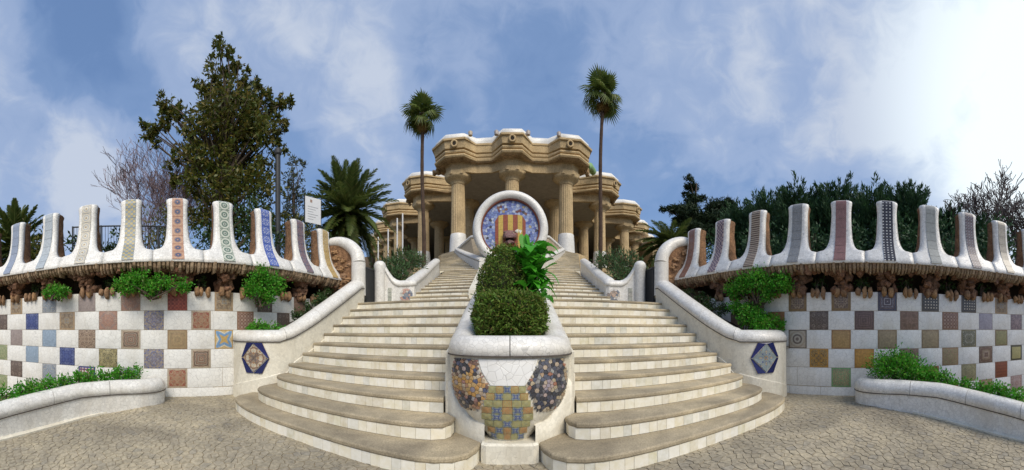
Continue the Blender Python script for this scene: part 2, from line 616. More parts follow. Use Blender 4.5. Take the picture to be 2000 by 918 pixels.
# ------------------------------------------------------------------ wall curves (plan)
WALLPTS = {
    -1: [(-4.22, 7.25), (-4.28, 6.72), (-4.36, 5.80), (-4.50, 4.82), (-4.75, 3.95), (-5.13, 3.15), (-5.59, 2.41), (-6.13, 1.71), (-6.77, 1.07), (-7.46, .42), (-8.14, -.24), (-8.82, -.90), (-9.5, -1.56)],
    1: [(4.12, 7.25), (4.2, 6.72), (4.36, 5.78), (4.57, 4.86), (4.87, 4.01), (5.21, 3.23), (5.64, 2.47), (6.14, 1.77), (6.71, 1.10), (7.32, .46), (7.98, -.20), (8.64, -.86), (9.3, -1.52)],
}
WALL = {s: Curve2(catmull(WALLPTS[s])) for s in (-1, 1)}
MERLONS = {s: [WALL[s].near(p) for p in WALLPTS[s][1:12]] for s in (-1, 1)}


def wn2(side, s):
    """outward (plaza side) normal of the wall curve"""
    t = WALL[side].tan(s, .25)
    n = np.array([-t[1], t[0]])
    return n if side < 0 else -n


def wp(side, s, o, z):
    p = WALL[side].at(s)
    n = wn2(side, s)
    return (p[0] + n[0] * o, p[1] + n[1] * o, z)


def ground_z(x, y):
    return -0.15 * max(0.0, 2.3 - y) if y > -4 else -0.945


# ------------------------------------------------------------------ ground and terrain
xs = [-500, -120, -40, -20, -12, -8, -4, 0, 4, 8, 12, 20, 40, 120, 500]
ys = [-500, -100, -30, -10, -4.01, -4, -2, 0, 2.3, 3, 5, 8, 14, 30, 80, 200, 500]
gv = [(x, y, ground_z(x, y) - .004) for y in ys for x in xs]
gf = [(j * len(xs) + i, j * len(xs) + i + 1, (j + 1) * len(xs) + i + 1, (j + 1) * len(xs) + i) for j in range(len(ys) - 1) for i in range(len(xs) - 1)]
ground = obj('ground', gv, gf, EARTH)
props(ground, 'tan paved plaza ground in front of the stairs', 'ground', None, 'structure')


def hill_z(x, y):
    return 1.95 + .19 * max(0.0, math.hypot(x, y) - 8.2)


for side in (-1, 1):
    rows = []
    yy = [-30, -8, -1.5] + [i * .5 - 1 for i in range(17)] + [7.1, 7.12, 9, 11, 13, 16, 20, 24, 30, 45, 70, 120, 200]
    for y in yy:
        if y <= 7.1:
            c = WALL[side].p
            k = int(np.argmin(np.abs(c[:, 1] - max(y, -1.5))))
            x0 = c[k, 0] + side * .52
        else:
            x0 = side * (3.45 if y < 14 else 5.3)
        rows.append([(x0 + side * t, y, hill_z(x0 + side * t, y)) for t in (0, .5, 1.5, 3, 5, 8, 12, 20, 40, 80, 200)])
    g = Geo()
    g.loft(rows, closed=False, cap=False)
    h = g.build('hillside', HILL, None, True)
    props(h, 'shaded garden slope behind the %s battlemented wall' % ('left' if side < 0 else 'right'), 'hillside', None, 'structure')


# ------------------------------------------------------------------ Voronoi cells
def voronoi(seeds, bound, k=18):
    """convex cells of the seeds (numpy Nx2), each clipped to the convex polygon bound"""
    seeds = np.asarray(seeds, float)
    out = []
    for i, s in enumerate(seeds):
        d = ((seeds - s) ** 2).sum(1)
        nb = np.argsort(d)[1:k + 1]
        poly = [tuple(b) for b in bound]
        for j in nb:
            mx, my = (s + seeds[j]) / 2
            nx, ny = seeds[j] - s
            new, L = [], len(poly)
            for a in range(L):
                p, q = poly[a], poly[(a + 1) % L]
                dp, dq = (p[0] - mx) * nx + (p[1] - my) * ny, (q[0] - mx) * nx + (q[1] - my) * ny
                if dp <= 0:
                    new.append(p)
                if dp * dq < 0:
                    t = dp / (dp - dq)
                    new.append((p[0] + (q[0] - p[0]) * t, p[1] + (q[1] - p[1]) * t))
            poly = new
            if len(poly) < 3:
                break
        out.append(poly if len(poly) >= 3 else None)
    return out


def shrink(poly, gap):
    c = np.mean(np.array(poly), axis=0)
    res = []
    for p in poly:
        v_ = np.array(p) - c
        L = np.linalg.norm(v_)
        res.append(tuple(c + v_ * max(.3, (L - gap) / max(L, 1e-6))))
    return res


def area(poly):
    a = 0
    for i in range(len(poly)):
        x0, y0 = poly[i]
        x1, y1 = poly[(i + 1) % len(poly)]
        a += x0 * y1 - x1 * y0
    return a / 2


# ------------------------------------------------------------------ steps of the stairs: nose lines in plan (left flight; the right one mirrors it)
RISE = .168
NOSES = {
    1: [(-.27, 3.12), (-.30, 2.95), (-.37, 2.80), (-.48, 2.71), (-.68, 2.66), (-1.0, 2.68), (-1.45, 2.75), (-1.85, 2.82), (-2.3, 2.9), (-2.6, 2.95), (-3.0, 3.04), (-3.35, 3.15), (-3.65, 3.29), (-3.85, 3.42), (-3.96, 3.58), (-3.99, 3.8), (-4.0, 4.05)],
    2: [(-.57, 3.36), (-.58, 3.22), (-.63, 3.12), (-.75, 3.07), (-1.05, 3.06), (-1.55, 3.10), (-1.8, 3.13), (-2.55, 3.25), (-3.1, 3.39), (-3.4, 3.52), (-3.58, 3.66), (-3.65, 3.82), (-3.66, 4.0), (-3.66, 4.3)],
    3: [(-.72, 3.46), (-1.15, 3.46), (-1.8, 3.52), (-2.2, 3.58), (-2.95, 3.75), (-3.3, 3.88), (-3.48, 4.0), (-3.54, 4.15), (-3.56, 4.4)],
    4: [(-.76, 3.86), (-1.5, 3.88), (-2.3, 3.98), (-3.0, 4.12), (-3.46, 4.28)],
    5: [(-.78, 4.22), (-1.7, 4.26), (-2.5, 4.36), (-3.40, 4.6)],
    6: [(-.78, 4.57), (-2.1, 4.65), (-3.36, 4.88)],
    7: [(-.78, 4.92), (-2.1, 5.0), (-3.34, 5.2)],
    8: [(-.78, 5.27), (-2.1, 5.35), (-3.33, 5.53)],
    9: [(-.78, 5.61), (-2.1, 5.69), (-3.32, 5.88)],
    10: [(-.78, 5.95), (-2.1, 6.03), (-3.32, 6.22)],
    11: [(-.78, 6.29), (-2.1, 6.37), (-3.32, 6.58)],
}


def resample(c, n):
    return np.array([c.at(c.L * i / (n - 1)) for i in range(n)])


def slab_rows(front, back, z, th, sg):
    """cross sections of a tread with a rounded nose; front and back are plan points"""
    rows = []
    n = len(front)
    for i in range(n):
        t = front[min(i + 1, n - 1)] - front[max(i - 1, 0)]
        nv = np.array([t[1], -t[0]])
        nv /= max(1e-9, np.linalg.norm(nv))
        nv = nv * sg
        p, q = front[i], back[i]

        def P(d, zz):
            return (p[0] + nv[0] * d, p[1] + nv[1] * d, zz)
        rows.append([P(.05, z - th), P(.008, z - th), P(0, z - th * .75), P(0, z - th * .3), P(.006, z - .006), P(.018, z), (q[0], q[1], z), (q[0], q[1], z - th)])
    return rows


def flight(side):
    lab = 'left' if side < 0 else 'right'
    st = thing('staircase', 'lower flight of tan steps with white tiled risers, %s of the central planter' % lab, 'staircase', (side * 2.0, 2.6, 0), None, 'structure')
    curves = {}
    for k, pts in NOSES.items():
        P = [(side * abs(x), y) for x, y in pts]
        curves[k] = Curve2(catmull(P, .06) if k <= 6 else P)
    N = 30
    tiles_left = 298
    for k in range(1, 12):
        z = RISE * k
        front = resample(curves[k], N)
        if k < 11:
            back = resample(curves[k + 1], N) + np.array([0, .06])
        else:
            back = np.array([(p[0], 7.55) for p in front])
        g = Geo()
        g.loft(slab_rows(front, back, z, .052, -side), closed=True, cap=True)
        sl = g.build('step', TREAD, st, False)
        # riser bed behind the tiles
        c = curves[k]
        zb, zt = z - RISE - (.02 if k > 1 else .05), z - .05
        bed = Geo()

        def inward(s, d):
            p, t = c.at(s), c.tan(s, .04)
            return p + np.array([t[1], -t[0]]) * (-side) * d
        m = 60
        ss = [c.L * i / m for i in range(m + 1)]
        bed.loft([[(*inward(s, .03), zb), (*inward(s, .03), zt)] for s in ss], closed=False, cap=False)
        bed.build('riser_bed', RISERBACK, sl)
        # riser tiles
        n = max(6, int(round(c.L / .122)))
        n = min(n, tiles_left)
        tiles_left -= n
        cuts = [0.0]
        for i in range(n):
            cuts.append(cuts[-1] + random.uniform(.7, 1.3))
        cuts = [q / cuts[-1] * c.L for q in cuts]
        zb2 = z - RISE + .004 if k > 1 else .0
        for i in range(n):
            a, b_ = cuts[i] + .0014, cuts[i + 1] - .0014
            pr = .012 + random.uniform(-.0015, .0015)
            f0, f1 = inward(a, pr), inward(b_, pr)
            r0, r1 = inward(a, .035), inward(b_, .035)
            hi = zt + random.uniform(-.004, 0.0)
            vs = [(*f0, zb2), (*f1, zb2), (*f1, hi), (*f0, hi), (*r0, zb2), (*r1, zb2), (*r1, hi), (*r0, hi)]
            obj('tile', vs, [(0, 1, 2, 3), (0, 3, 7, 4), (1, 5, 6, 2), (3, 2, 6, 7)], RISER, sl)
    return st


def upper_flight(side):
    lab = 'left' if side < 0 else 'right'
    st = thing('staircase', 'long upper flight of shallow pale steps climbing on the %s towards the hall' % lab, 'staircase', (side * 2.0, 7.2, 1.85), None, 'structure')
    g2 = []
    for k in range(12, 23):
        i = k - 12
        y = 7.12 + .62 * i
        xi, xo = .93 + .033 * i, 2.30 + .045 * i
        g2.append((k, (xi, y), (xo, y + .12)))
    for i in range(18):
        t = i / 17
        a = np.array((1.45, 14.2)) * (1 - t) + np.array((3.75, 22.3)) * t
        b = np.array((3.05, 13.9)) * (1 - t) + np.array((4.95, 23.2)) * t
        g2.append((23 + i, tuple(a), tuple(b)))
    for j, (k, a, b) in enumerate(g2):
        z = RISE * k
        z0 = z - RISE
        nxt = g2[j + 1] if j + 1 < len(g2) else (0, (a[0] + .1, a[1] + .6), (b[0] + .1, b[1] + .6))
        F = [np.array((side * (a[0] + (b[0] - a[0]) * q), a[1] + (b[1] - a[1]) * q)) for q in (0, .33, .66, 1)]
        B = [np.array((side * (nxt[1][0] + (nxt[2][0] - nxt[1][0]) * q), nxt[1][1] + (nxt[2][1] - nxt[1][1]) * q + .06)) for q in (0, .33, .66, 1)]
        g = Geo()
        g.loft(slab_rows(F, B, z, .05, -side), closed=True, cap=True)
        sl = g.build('step', TREAD, st)
        L = math.dist(F[0], F[-1])
        n = max(3, int(L / .22))
        cuts = sorted([0, 1] + [(i + random.uniform(-.2, .2)) / n for i in range(1, n)])
        r = Geo()
        for q0, q1 in zip(cuts[:-1], cuts[1:]):
            p, q = F[0] + (F[-1] - F[0]) * (q0 + .004), F[0] + (F[-1] - F[0]) * (q1 - .004)
            r.add([(p[0], p[1] + .012, z0 - .02), (q[0], q[1] + .012, z0 - .02), (q[0], q[1] + .012, z - .049), (p[0], p[1] + .012, z - .049)], [(0, 1, 2, 3)])
        r.build('riser', RISER, sl)
        bk = Geo()
        p, q = F[0], F[-1]
        bk.add([(p[0], p[1] + .02, z0 - .3), (q[0], q[1] + .02, z0 - .3), (q[0], q[1] + .02, z - .05), (p[0], p[1] + .02, z - .05)], [(0, 1, 2, 3)])
        bk.build('riser_bed', RISERBACK, sl)
    return st


for side in (-1, 1):
    flight(side)
    upper_flight(side)

# ------------------------------------------------------------------ plaza paving, stone by stone
PB = [(-9.5, -2.5), (9.5, -2.5), (9.5, 6.0), (-9.5, 6.0)]
S1 = {s: Curve2([(s * abs(x), y) for x, y in NOSES[1]]) for s in (-1, 1)}
seeds, stp = [], .09
for iy in range(int(8.5 / stp)):
    for ix in range(int(19 / stp)):
        x = -9.5 + (ix + .5 + .5 * (iy % 2)) * stp + random.uniform(-.4, .4) * stp
        y = -2.5 + (iy + .5) * stp + random.uniform(-.4, .4) * stp
        r = math.hypot(x, y)
        ph = math.atan2(x, y)
        if r < 2.35 or r > 6.9 or abs(ph) > 1.75:
            continue
        front = np.interp(abs(x), [0, .3, .5, 1, 2, 2.6, 3.35, 3.85, 4.0, 4.3, 4.8], [3.05, 2.95, 2.72, 2.68, 2.86, 2.95, 3.15, 3.42, 3.8, 4.1, 4.4])
        if y > front + .25 and abs(x) < 4.5:
            continue
        # behind the wall or under the low planters
        sw = -1 if x < 0 else 1
        if abs(x) > 3 and np.hypot(*(WALL[sw].at(WALL[sw].near((x, y))))) < r - .1:
            continue
        if y < 2.3 and abs(x) > 5.15:
            continue
        seeds.append((x, y))
seeds = np.array(seeds)
cells = voronoi(seeds, PB, 14)
order = []
for p, c in zip(seeds, cells):
    if c is None or abs(area(c)) > .06:
        continue
    r = math.hypot(*p)
    inview = abs(math.atan2(p[0], p[1])) < 1.56 and r > 2.88 - .15 * max(0, 2.3 - p[1])
    order.append(((0 if inview else 100) + r, c))
order.sort(key=lambda q: q[0])
paving = thing('pavement', 'paving of small irregular tan stones in front of the stairs', 'pavement', (0, 1.5, 0), None, 'structure')
rest = Geo()
for n, (r, c) in enumerate(order):
    c = c if area(c) > 0 else c[::-1]
    lo, hi = shrink(c, .002), shrink(c, .006)
    cx, cy = np.mean(np.array(c), axis=0)
    hz = random.uniform(.002, .006)
    tx, ty = random.uniform(-.035, .035), random.uniform(-.035, .035)
    k = len(c)
    vs = [(x, y, ground_z(x, y) - .014) for x, y in lo] + [(x, y, ground_z(x, y) + hz + (x - cx) * tx + (y - cy) * ty) for x, y in hi]
    fs = [tuple(range(k, 2 * k))] + [(i, (i + 1) % k, k + (i + 1) % k, k + i) for i in range(k)]
    if n < 299:
        obj('paving_stone', vs, fs, COBBLE, paving)
    else:
        rest.add(vs, fs)
rest.build('paving_stones', COBBLE, paving, kind='stuff')

# ------------------------------------------------------------------ rocks
ICO_V, ICO_F = None, None


def ico():
    global ICO_V, ICO_F
    t = (1 + 5 ** .5) / 2
    v0 = [Vector(p).normalized() for p in ((-1, t, 0), (1, t, 0), (-1, -t, 0), (1, -t, 0), (0, -1, t), (0, 1, t), (0, -1, -t), (0, 1, -t), (t, 0, -1), (t, 0, 1), (-t, 0, -1), (-t, 0, 1))]
    f0 = [(0, 11, 5), (0, 5, 1), (0, 1, 7), (0, 7, 10), (0, 10, 11), (1, 5, 9), (5, 11, 4), (11, 10, 2), (10, 7, 6), (7, 1, 8), (3, 9, 4), (3, 4, 2), (3, 2, 6), (3, 6, 8), (3, 8, 9), (4, 9, 5), (2, 4, 11), (6, 2, 10), (8, 6, 7), (9, 8, 1)]
    mid, f1 = {}, []

    def m(a, b):
        k = (min(a, b), max(a, b))
        if k not in mid:
            v0.append(((v0[a] + v0[b]) / 2).normalized())
            mid[k] = len(v0) - 1
        return mid[k]
    for a, b, c in f0:
        ab, bc, ca = m(a, b), m(b, c), m(c, a)
        f1 += [(a, ab, ca), (b, bc, ab), (c, ca, bc), (ab, bc, ca)]
    ICO_V, ICO_F = v0, f1


ico()


def rock_verts(c, rad, rough=.28, ax=None):
    """lumpy stone; ax = (ux, uy, uz) axes as vectors"""
    c = Vector(c)
    ph = [random.uniform(0, 6.28) for _ in range(6)]
    out = []
    for v in ICO_V:
        k = 1 + rough * (math.sin(3.1 * v.x + ph[0]) * math.sin(2.7 * v.y + ph[1]) + .6 * math.sin(5.3 * v.z + ph[2] + 2 * v.x) + .35 * math.sin(7 * v.y + ph[3]))
        w = Vector((v.x * rad[0], v.y * rad[1], v.z * rad[2])) * k
        if ax:
            w = ax[0] * w.x + ax[1] * w.y + ax[2] * w.z
        out.append(c + w)
    return out


# ------------------------------------------------------------------ ornamental tile glazes
TILES = {
    'blue': m_tile('tile_deep_blue', 'floral', [(.05, .07, .21), (.09, .12, .29), (.04, .05, .15), (.14, .17, .32)], None, 1.7, 2.4),
    'bluegrid': m_tile('tile_blue_grid', 'grid', [(.04, .06, .25), (.30, .12, .09), (.55, .55, .55)], (.05, .06, .2), 1, 5),
    'ltblue': m_tile('tile_light_blue', 'plain', [(.20, .28, .40), (.30, .38, .48), (.14, .20, .33)]),
    'bluegray': m_tile('tile_blue_grey', 'floral', [(.20, .25, .33), (.32, .35, .38), (.13, .16, .25), (.40, .40, .38)], (.30, .32, .35), 2, 2.6),
    'bluefloral': m_tile('tile_blue_floral', 'floral', [(.36, .30, .22), (.10, .13, .30), (.50, .46, .36), (.22, .17, .12), (.14, .17, .32)], None, 3.1, 3.2),
    'purplegray': m_tile('tile_purple_grey', 'plain', [(.26, .22, .23), (.34, .29, .28), (.20, .18, .20)]),
    'pinktan': m_tile('tile_pink_tan', 'floral', [(.38, .24, .19), (.33, .20, .16), (.44, .32, .25), (.30, .22, .20)], None, 4.2, 2.2),
    'red': m_tile('tile_brick_red', 'grid', [(.26, .07, .055), (.33, .10, .08), (.22, .06, .05)], None, 5, 5, wear=.4),
    'tangray': m_tile('tile_tan_grey', 'floral', [(.36, .29, .20), (.26, .25, .24), (.44, .37, .28), (.24, .18, .13)], (.40, .28, .17), 6.3, 2.7),
    'darkbrown': m_tile('tile_dark_brown', 'floral', [(.13, .10, .09), (.20, .16, .14), (.09, .07, .065), (.28, .23, .2)], None, 7.7, 2.7),
    'brownspeck': m_tile('tile_brown_speckled', 'floral', [(.30, .22, .16), (.42, .34, .27), (.20, .14, .10), (.35, .26, .2), (.15, .11, .09)], None, 8.2, 5.5),
    'redfloral': m_tile('tile_red_floral', 'floral', [(.36, .26, .18), (.30, .10, .07), (.42, .34, .25), (.20, .19, .24), (.36, .18, .1)], (.42, .34, .26), 9.1, 3.1),
    'maze': m_tile('tile_brown_maze', 'maze', [(.32, .27, .22), (.13, .09, .07), (.36, .28, .21), (.22, .12, .09)], (.42, .36, .28), 10.4, 3.0),
    'tan': m_tile('tile_tan', 'maze', [(.38, .29, .17), (.34, .25, .15), (.30, .23, .14)], (.30, .21, .12), 11, 2.2),
    'star': m_tile('tile_blue_star', 'star', [(.52, .36, .14), (.52, .36, .14), (.18, .32, .52), (.22, .36, .56), (.62, .56, .44), (.55, .42, .22), (.66, .60, .48)], (.50, .33, .12), 12, bw=.9),
    'yelblack': m_tile('tile_yellow_black', 'floral', [(.36, .31, .16), (.06, .06, .05), (.46, .41, .24), (.10, .10, .08), (.4, .35, .2)], None, 13.5, 4.6),
    'greenyel': m_tile('tile_green_yellow', 'floral', [(.30, .33, .20), (.40, .40, .26), (.24, .28, .17)], None, 14.2, 2),
    'greenwhite': m_tile('tile_green_white', 'floral', [(.50, .50, .45), (.14, .19, .14), (.58, .57, .50), (.25, .29, .23)], None, 15.8, 3.2),
    'blueframe': m_tile('tile_blue_frame', 'maze', [(.10, .12, .28), (.42, .40, .36), (.14, .17, .32)], (.08, .09, .24), 16.3, 2),
    'brownframe': m_tile('tile_brown_frame', 'floral', [(.30, .23, .18), (.16, .11, .09), (.44, .37, .30), (.12, .09, .09)], (.22, .15, .08), 17.6, 3.6, bw=.74),
    'blackgrid': m_tile('tile_black_grid', 'grid', [(.60, .57, .50), (.10, .10, .11), (.12, .12, .13)], (.12, .11, .10), 18, 6, bw=.86),
    'darkgrid': m_tile('tile_dark_blue_grid', 'maze', [(.06, .06, .10), (.38, .36, .40), (.09, .08, .12), (.20, .16, .17)], (.09, .09, .13), 19.4, 3.5, bw=.84),
    'purplebrown': m_tile('tile_purple_brown', 'maze', [(.17, .12, .11), (.22, .15, .14), (.14, .10, .10)], None, 20.1, 4),
    'brown': m_tile('tile_brown', 'floral', [(.24, .16, .12), (.28, .19, .15), (.20, .14, .11)], None, 21.7, 2.3),
    'pinkbrown': m_tile('tile_pink_brown', 'grid', [(.32, .22, .18), (.22, .13, .10), (.38, .28, .24)], (.26, .15, .1), 22, 5),
    'lavender': m_tile('tile_lavender', 'plain', [(.30, .28, .36), (.38, .36, .42), (.26, .24, .30)]),
    'mauve': m_tile('tile_mauve', 'floral', [(.28, .22, .24), (.36, .29, .29), (.22, .18, .2)], None, 24.2, 2.4),
    'circleframe': m_tile('tile_framed_circle', 'rings', [(.20, .16, .14), (.46, .42, .36), (.18, .15, .13), (.46, .42, .35), (.40, .34, .27), (.46, .41, .34), (.42, .36, .28)], (.10, .08, .075), 25, bw=.92),
    'tanorange': m_tile('tile_tan_orange', 'plain', [(.40, .26, .11), (.44, .30, .14), (.34, .22, .10)], (.34, .20, .09), 26, wear=.35),
    'tanplain': m_tile('tile_clouded_tan', 'plain', [(.33, .26, .17), (.37, .30, .20), (.28, .22, .15)], (.28, .21, .13), 27, wear=.35),
    'darkgreen': m_tile('tile_dark_green', 'floral', [(.13, .14, .10), (.24, .23, .17), (.09, .10, .07), (.34, .33, .28)], (.20, .18, .10), 28.4, 2.9),
    'olive': m_tile('tile_olive', 'plain', [(.28, .26, .13), (.33, .31, .17), (.22, .2, .1)], (.24, .18, .1), 29),
    'orangeblack': m_tile('tile_orange_black', 'floral', [(.46, .26, .06), (.09, .08, .06), (.50, .36, .16), (.10, .10, .10), (.38, .22, .06)], (.44, .24, .06), 30.2, 4.4, bw=.88),
    'orange': m_tile('tile_orange', 'plain', [(.50, .27, .07), (.54, .31, .09), (.44, .23, .06)], (.44, .22, .05), 31, wear=.35),
    'brownring': m_tile('tile_brown_ring', 'maze', [(.28, .21, .14), (.20, .13, .1), (.36, .28, .22)], (.16, .11, .08), 32.2, 1.6),
    'yelframe': m_tile('tile_yellow_frame', 'plain', [(.40, .36, .16), (.44, .4, .2), (.36, .3, .14)], (.09, .08, .05), 33, bw=.78),
    'greenpink': m_tile('tile_green_pink', 'floral', [(.44, .30, .20), (.14, .34, .14), (.42, .26, .24), (.46, .36, .22), (.20, .36, .18)], (.16, .36, .15), 34.1, 2.4, bw=.9),
    'orangebrown': m_tile('tile_orange_brown', 'plain', [(.26, .12, .05), (.31, .15, .06), (.22, .1, .045)], None, 35),
    'rust': m_tile('tile_rust', 'bars', [(.26, .09, .045), (.22, .075, .04)], (.22, .08, .04), 36, 5),
    'yelspeck': m_tile('tile_yellow_speckled', 'floral', [(.36, .34, .20), (.26, .22, .12), (.44, .41, .29), (.18, .16, .09)], None, 37.7, 5.5),
    'tangreen': m_tile('tile_tan_green', 'floral', [(.36, .28, .18), (.28, .25, .13), (.40, .31, .22), (.32, .22, .14)], (.30, .2, .11), 38.3, 2.6),
    'pink': m_tile('tile_pink', 'floral', [(.42, .32, .30), (.36, .25, .22), (.46, .38, .34)], None, 39.1, 2.4),
    'graygreen': m_tile('tile_grey_green', 'floral', [(.24, .26, .25), (.32, .33, .31), (.17, .19, .18)], None, 40.2, 2.6),
}
A_, B_, C_, D_, E_, F_, G_ = range(7)
# rows from the top of the wall down; rows A, C, E, G sit under the merlons, B, D, F half way between them
LAYOUT = {
    -1: {
        A_: [None, 'brown', 'darkbrown', 'tangray', 'red', 'pinktan', 'purplegray', 'bluegray', 'tangray', 'tangray', 'tan'],
        B_: ['brown', 'darkbrown', 'pinkbrown', 'redfloral', 'bluefloral', 'pinktan', 'tangray', 'blue', 'darkbrown', 'tan'],
        C_: [None, None, 'tan', 'star', 'tan', 'maze', 'brownspeck', 'ltblue', 'purplegray', 'bluegray', 'tan'],
        D_: [None, None, None, 'maze', 'bluefloral', 'yelblack', 'blue', 'ltblue', 'greenyel', 'tan'],
        E_: [None, None, None, None, 'redfloral', 'bluegray', 'bluegrid', 'bluegray', 'darkbrown', 'tangray', 'tan'],
        F_: [None, None, None, None, None, 'tan', 'blueframe', 'greenwhite', 'greenyel', 'tan'],
        G_: [None, None, None, None, None, None, None, 'graygreen', 'bluegray', 'purplegray', 'tan'],
    },
    1: {
        A_: [None, None, 'brownspeck', 'brownframe', 'brownframe', 'darkgrid', 'blackgrid', 'blackgrid', 'tangray', 'brown', 'tan'],
        B_: [None, 'brown', 'orangebrown', 'darkbrown', 'purplebrown', 'brown', 'pinkbrown', 'lavender', 'mauve', 'tan'],
        C_: [None, None, None, 'circleframe', 'tanorange', 'tanplain', 'tanplain', 'darkgreen', 'olive', 'tan', 'tan'],
        D_: [None, None, None, 'orangeblack', 'orange', 'brown', 'tangreen', 'brownring', 'yelframe', 'tan'],
        E_: [None, None, None, None, 'greenpink', None, 'orangebrown', 'yelspeck', 'rust', 'tan', 'tan'],
        F_: [None, None, None, None, None, None, 'rust', 'tangreen', 'pink', 'tan'],
        G_: [None, None, None, None, None, None, None, 'tan', 'graygreen', 'tan', 'tan'],
    },
}
ROWS = [(1.952, 1.595), (1.595, 1.238), (1.238, .88), (.88, .523), (.523, .165), (.165, -.192), (-.192, -.55)]

STRIPES = {
    -1: [('tile', m_tile('stripe_ochre', 'floral', [(.46, .31, .10), (.56, .50, .38), (.42, .27, .08), (.50, .38, .16)], None, 51, 3.2)),
         ('tile', m_tile('stripe_dark_red_blue', 'floral', [(.14, .15, .22), (.30, .14, .11), (.22, .17, .18), (.42, .34, .30), (.10, .12, .18)], None, 52, 3.6)),
         ('tile', m_tile('stripe_blue_white', 'floral', [(.07, .12, .42), (.10, .17, .50), (.62, .63, .64), (.06, .10, .36), (.14, .2, .5)], None, 53, 3.0)),
         ('tile', m_tile('stripe_green_rings', 'rings', [(.10, .13, .13), (.50, .54, .48), (.15, .21, .18), (.17, .24, .20), (.60, .62, .56), (.56, .58, .52), (.20, .27, .22), (.58, .6, .54)], (.30, .36, .31), 54, bw=.93)),
         ('tile', m_tile('stripe_pink_blue_dots', 'rings', [(.42, .24, .18), (.08, .10, .18), (.10, .12, .2), (.30, .20, .19), (.46, .28, .19), (.52, .36, .25), (.44, .26, .18), (.50, .35, .24)], (.46, .25, .17), 55)),
         ('tile', m_tile('stripe_blue_yellow', 'check', [(.22, .27, .31), (.44, .37, .18)], (.26, .29, .30), 56, 4, bw=.93)),
         ('tile', m_tile('stripe_cream_dots', 'rings', [(.26, .16, .09), (.54, .52, .44), (.56, .54, .46), (.34, .37, .42), (.58, .55, .48), (.54, .50, .40), (.44, .44, .44), (.56, .53, .45)], None, 57)),
         ('tile', m_tile('stripe_pale_blue', 'plain', [(.32, .38, .45), (.40, .45, .50), (.26, .32, .42)], None, 58)),
         ('tile', m_tile('stripe_mid_blue', 'plain', [(.18, .24, .38), (.28, .33, .43), (.14, .19, .34)], None, 59)),
         ('tile', m_tile('stripe_grey_green', 'plain', [(.30, .33, .30), (.38, .40, .36)], None, 60)),
         ('tile', m_tile('stripe_sand', 'plain', [(.40, .36, .28), (.46, .41, .32)], None, 61))],
    1: [('tile', m_tile('stripe_red_brown', 'floral', [(.26, .13, .10), (.34, .19, .14), (.22, .13, .12), (.32, .22, .19)], None, 62, 3.6)),
        ('tile', m_tile('stripe_purple_check', 'check', [(.14, .10, .15), (.46, .36, .34)], None, 63, 5)),
        ('tile', m_tile('stripe_brown_bars', 'bars', [(.13, .08, .055), (.48, .40, .31)], None, 64, 4)),
        ('tile', m_tile('stripe_blue_grey', 'floral', [(.26, .28, .31), (.33, .33, .32), (.20, .23, .28), (.30, .28, .25)], None, 65, 3.4)),
        ('tile', m_tile('stripe_rose_lattice', 'lattice', [(.46, .37, .34), (.24, .12, .11), (.30, .16, .15)], None, 66, 5)),
        ('tile', m_tile('stripe_black_grid', 'grid', [(.60, .60, .60), (.035, .035, .05), (.05, .05, .07)], None, 67, 3)),
        ('tile', m_tile('stripe_grey_lattice', 'lattice', [(.46, .46, .42), (.29, .31, .30), (.34, .36, .36)], None, 68, 5)),
        ('tile', m_tile('stripe_dark_blue', 'grid', [(.34, .32, .34), (.10, .09, .13), (.20, .15, .16)], None, 69, 3)),
        ('tile', m_tile('stripe_cream', 'floral', [(.42, .38, .31), (.48, .45, .40), (.34, .32, .30)], None, 70, 3)),
        ('tile', m_tile('stripe_pale_green', 'plain', [(.34, .36, .30), (.4, .42, .36)], None, 71)),
        ('tile', m_tile('stripe_tan', 'plain', [(.40, .34, .26), (.46, .4, .3)], None, 72))],
}

# merlon silhouette: height -> half width (None: full bay), height -> how far the face stands forward
HW = [(2.69, .36), (2.705, .325), (2.73, .29), (2.77, .262), (2.84, .236), (2.95, .214), (3.08, .203), (3.22, .194), (3.36, .188), (3.48, .188), (3.57, .196), (3.625, .206), (3.655, .204), (3.677, .19), (3.69, .155), (3.695, .09)]
FO_Z = [2.44, 2.47, 2.53, 2.60, 2.70, 2.80, 2.95, 3.10, 3.25, 3.45, 3.60, 3.66, 3.70]
FO_O = [.31, .325, .30, .25, .185, .125, .07, .04, .02, .005, .0, -.015, -.06]


def face_o(z):
    return float(np.interp(z, FO_Z, FO_O))


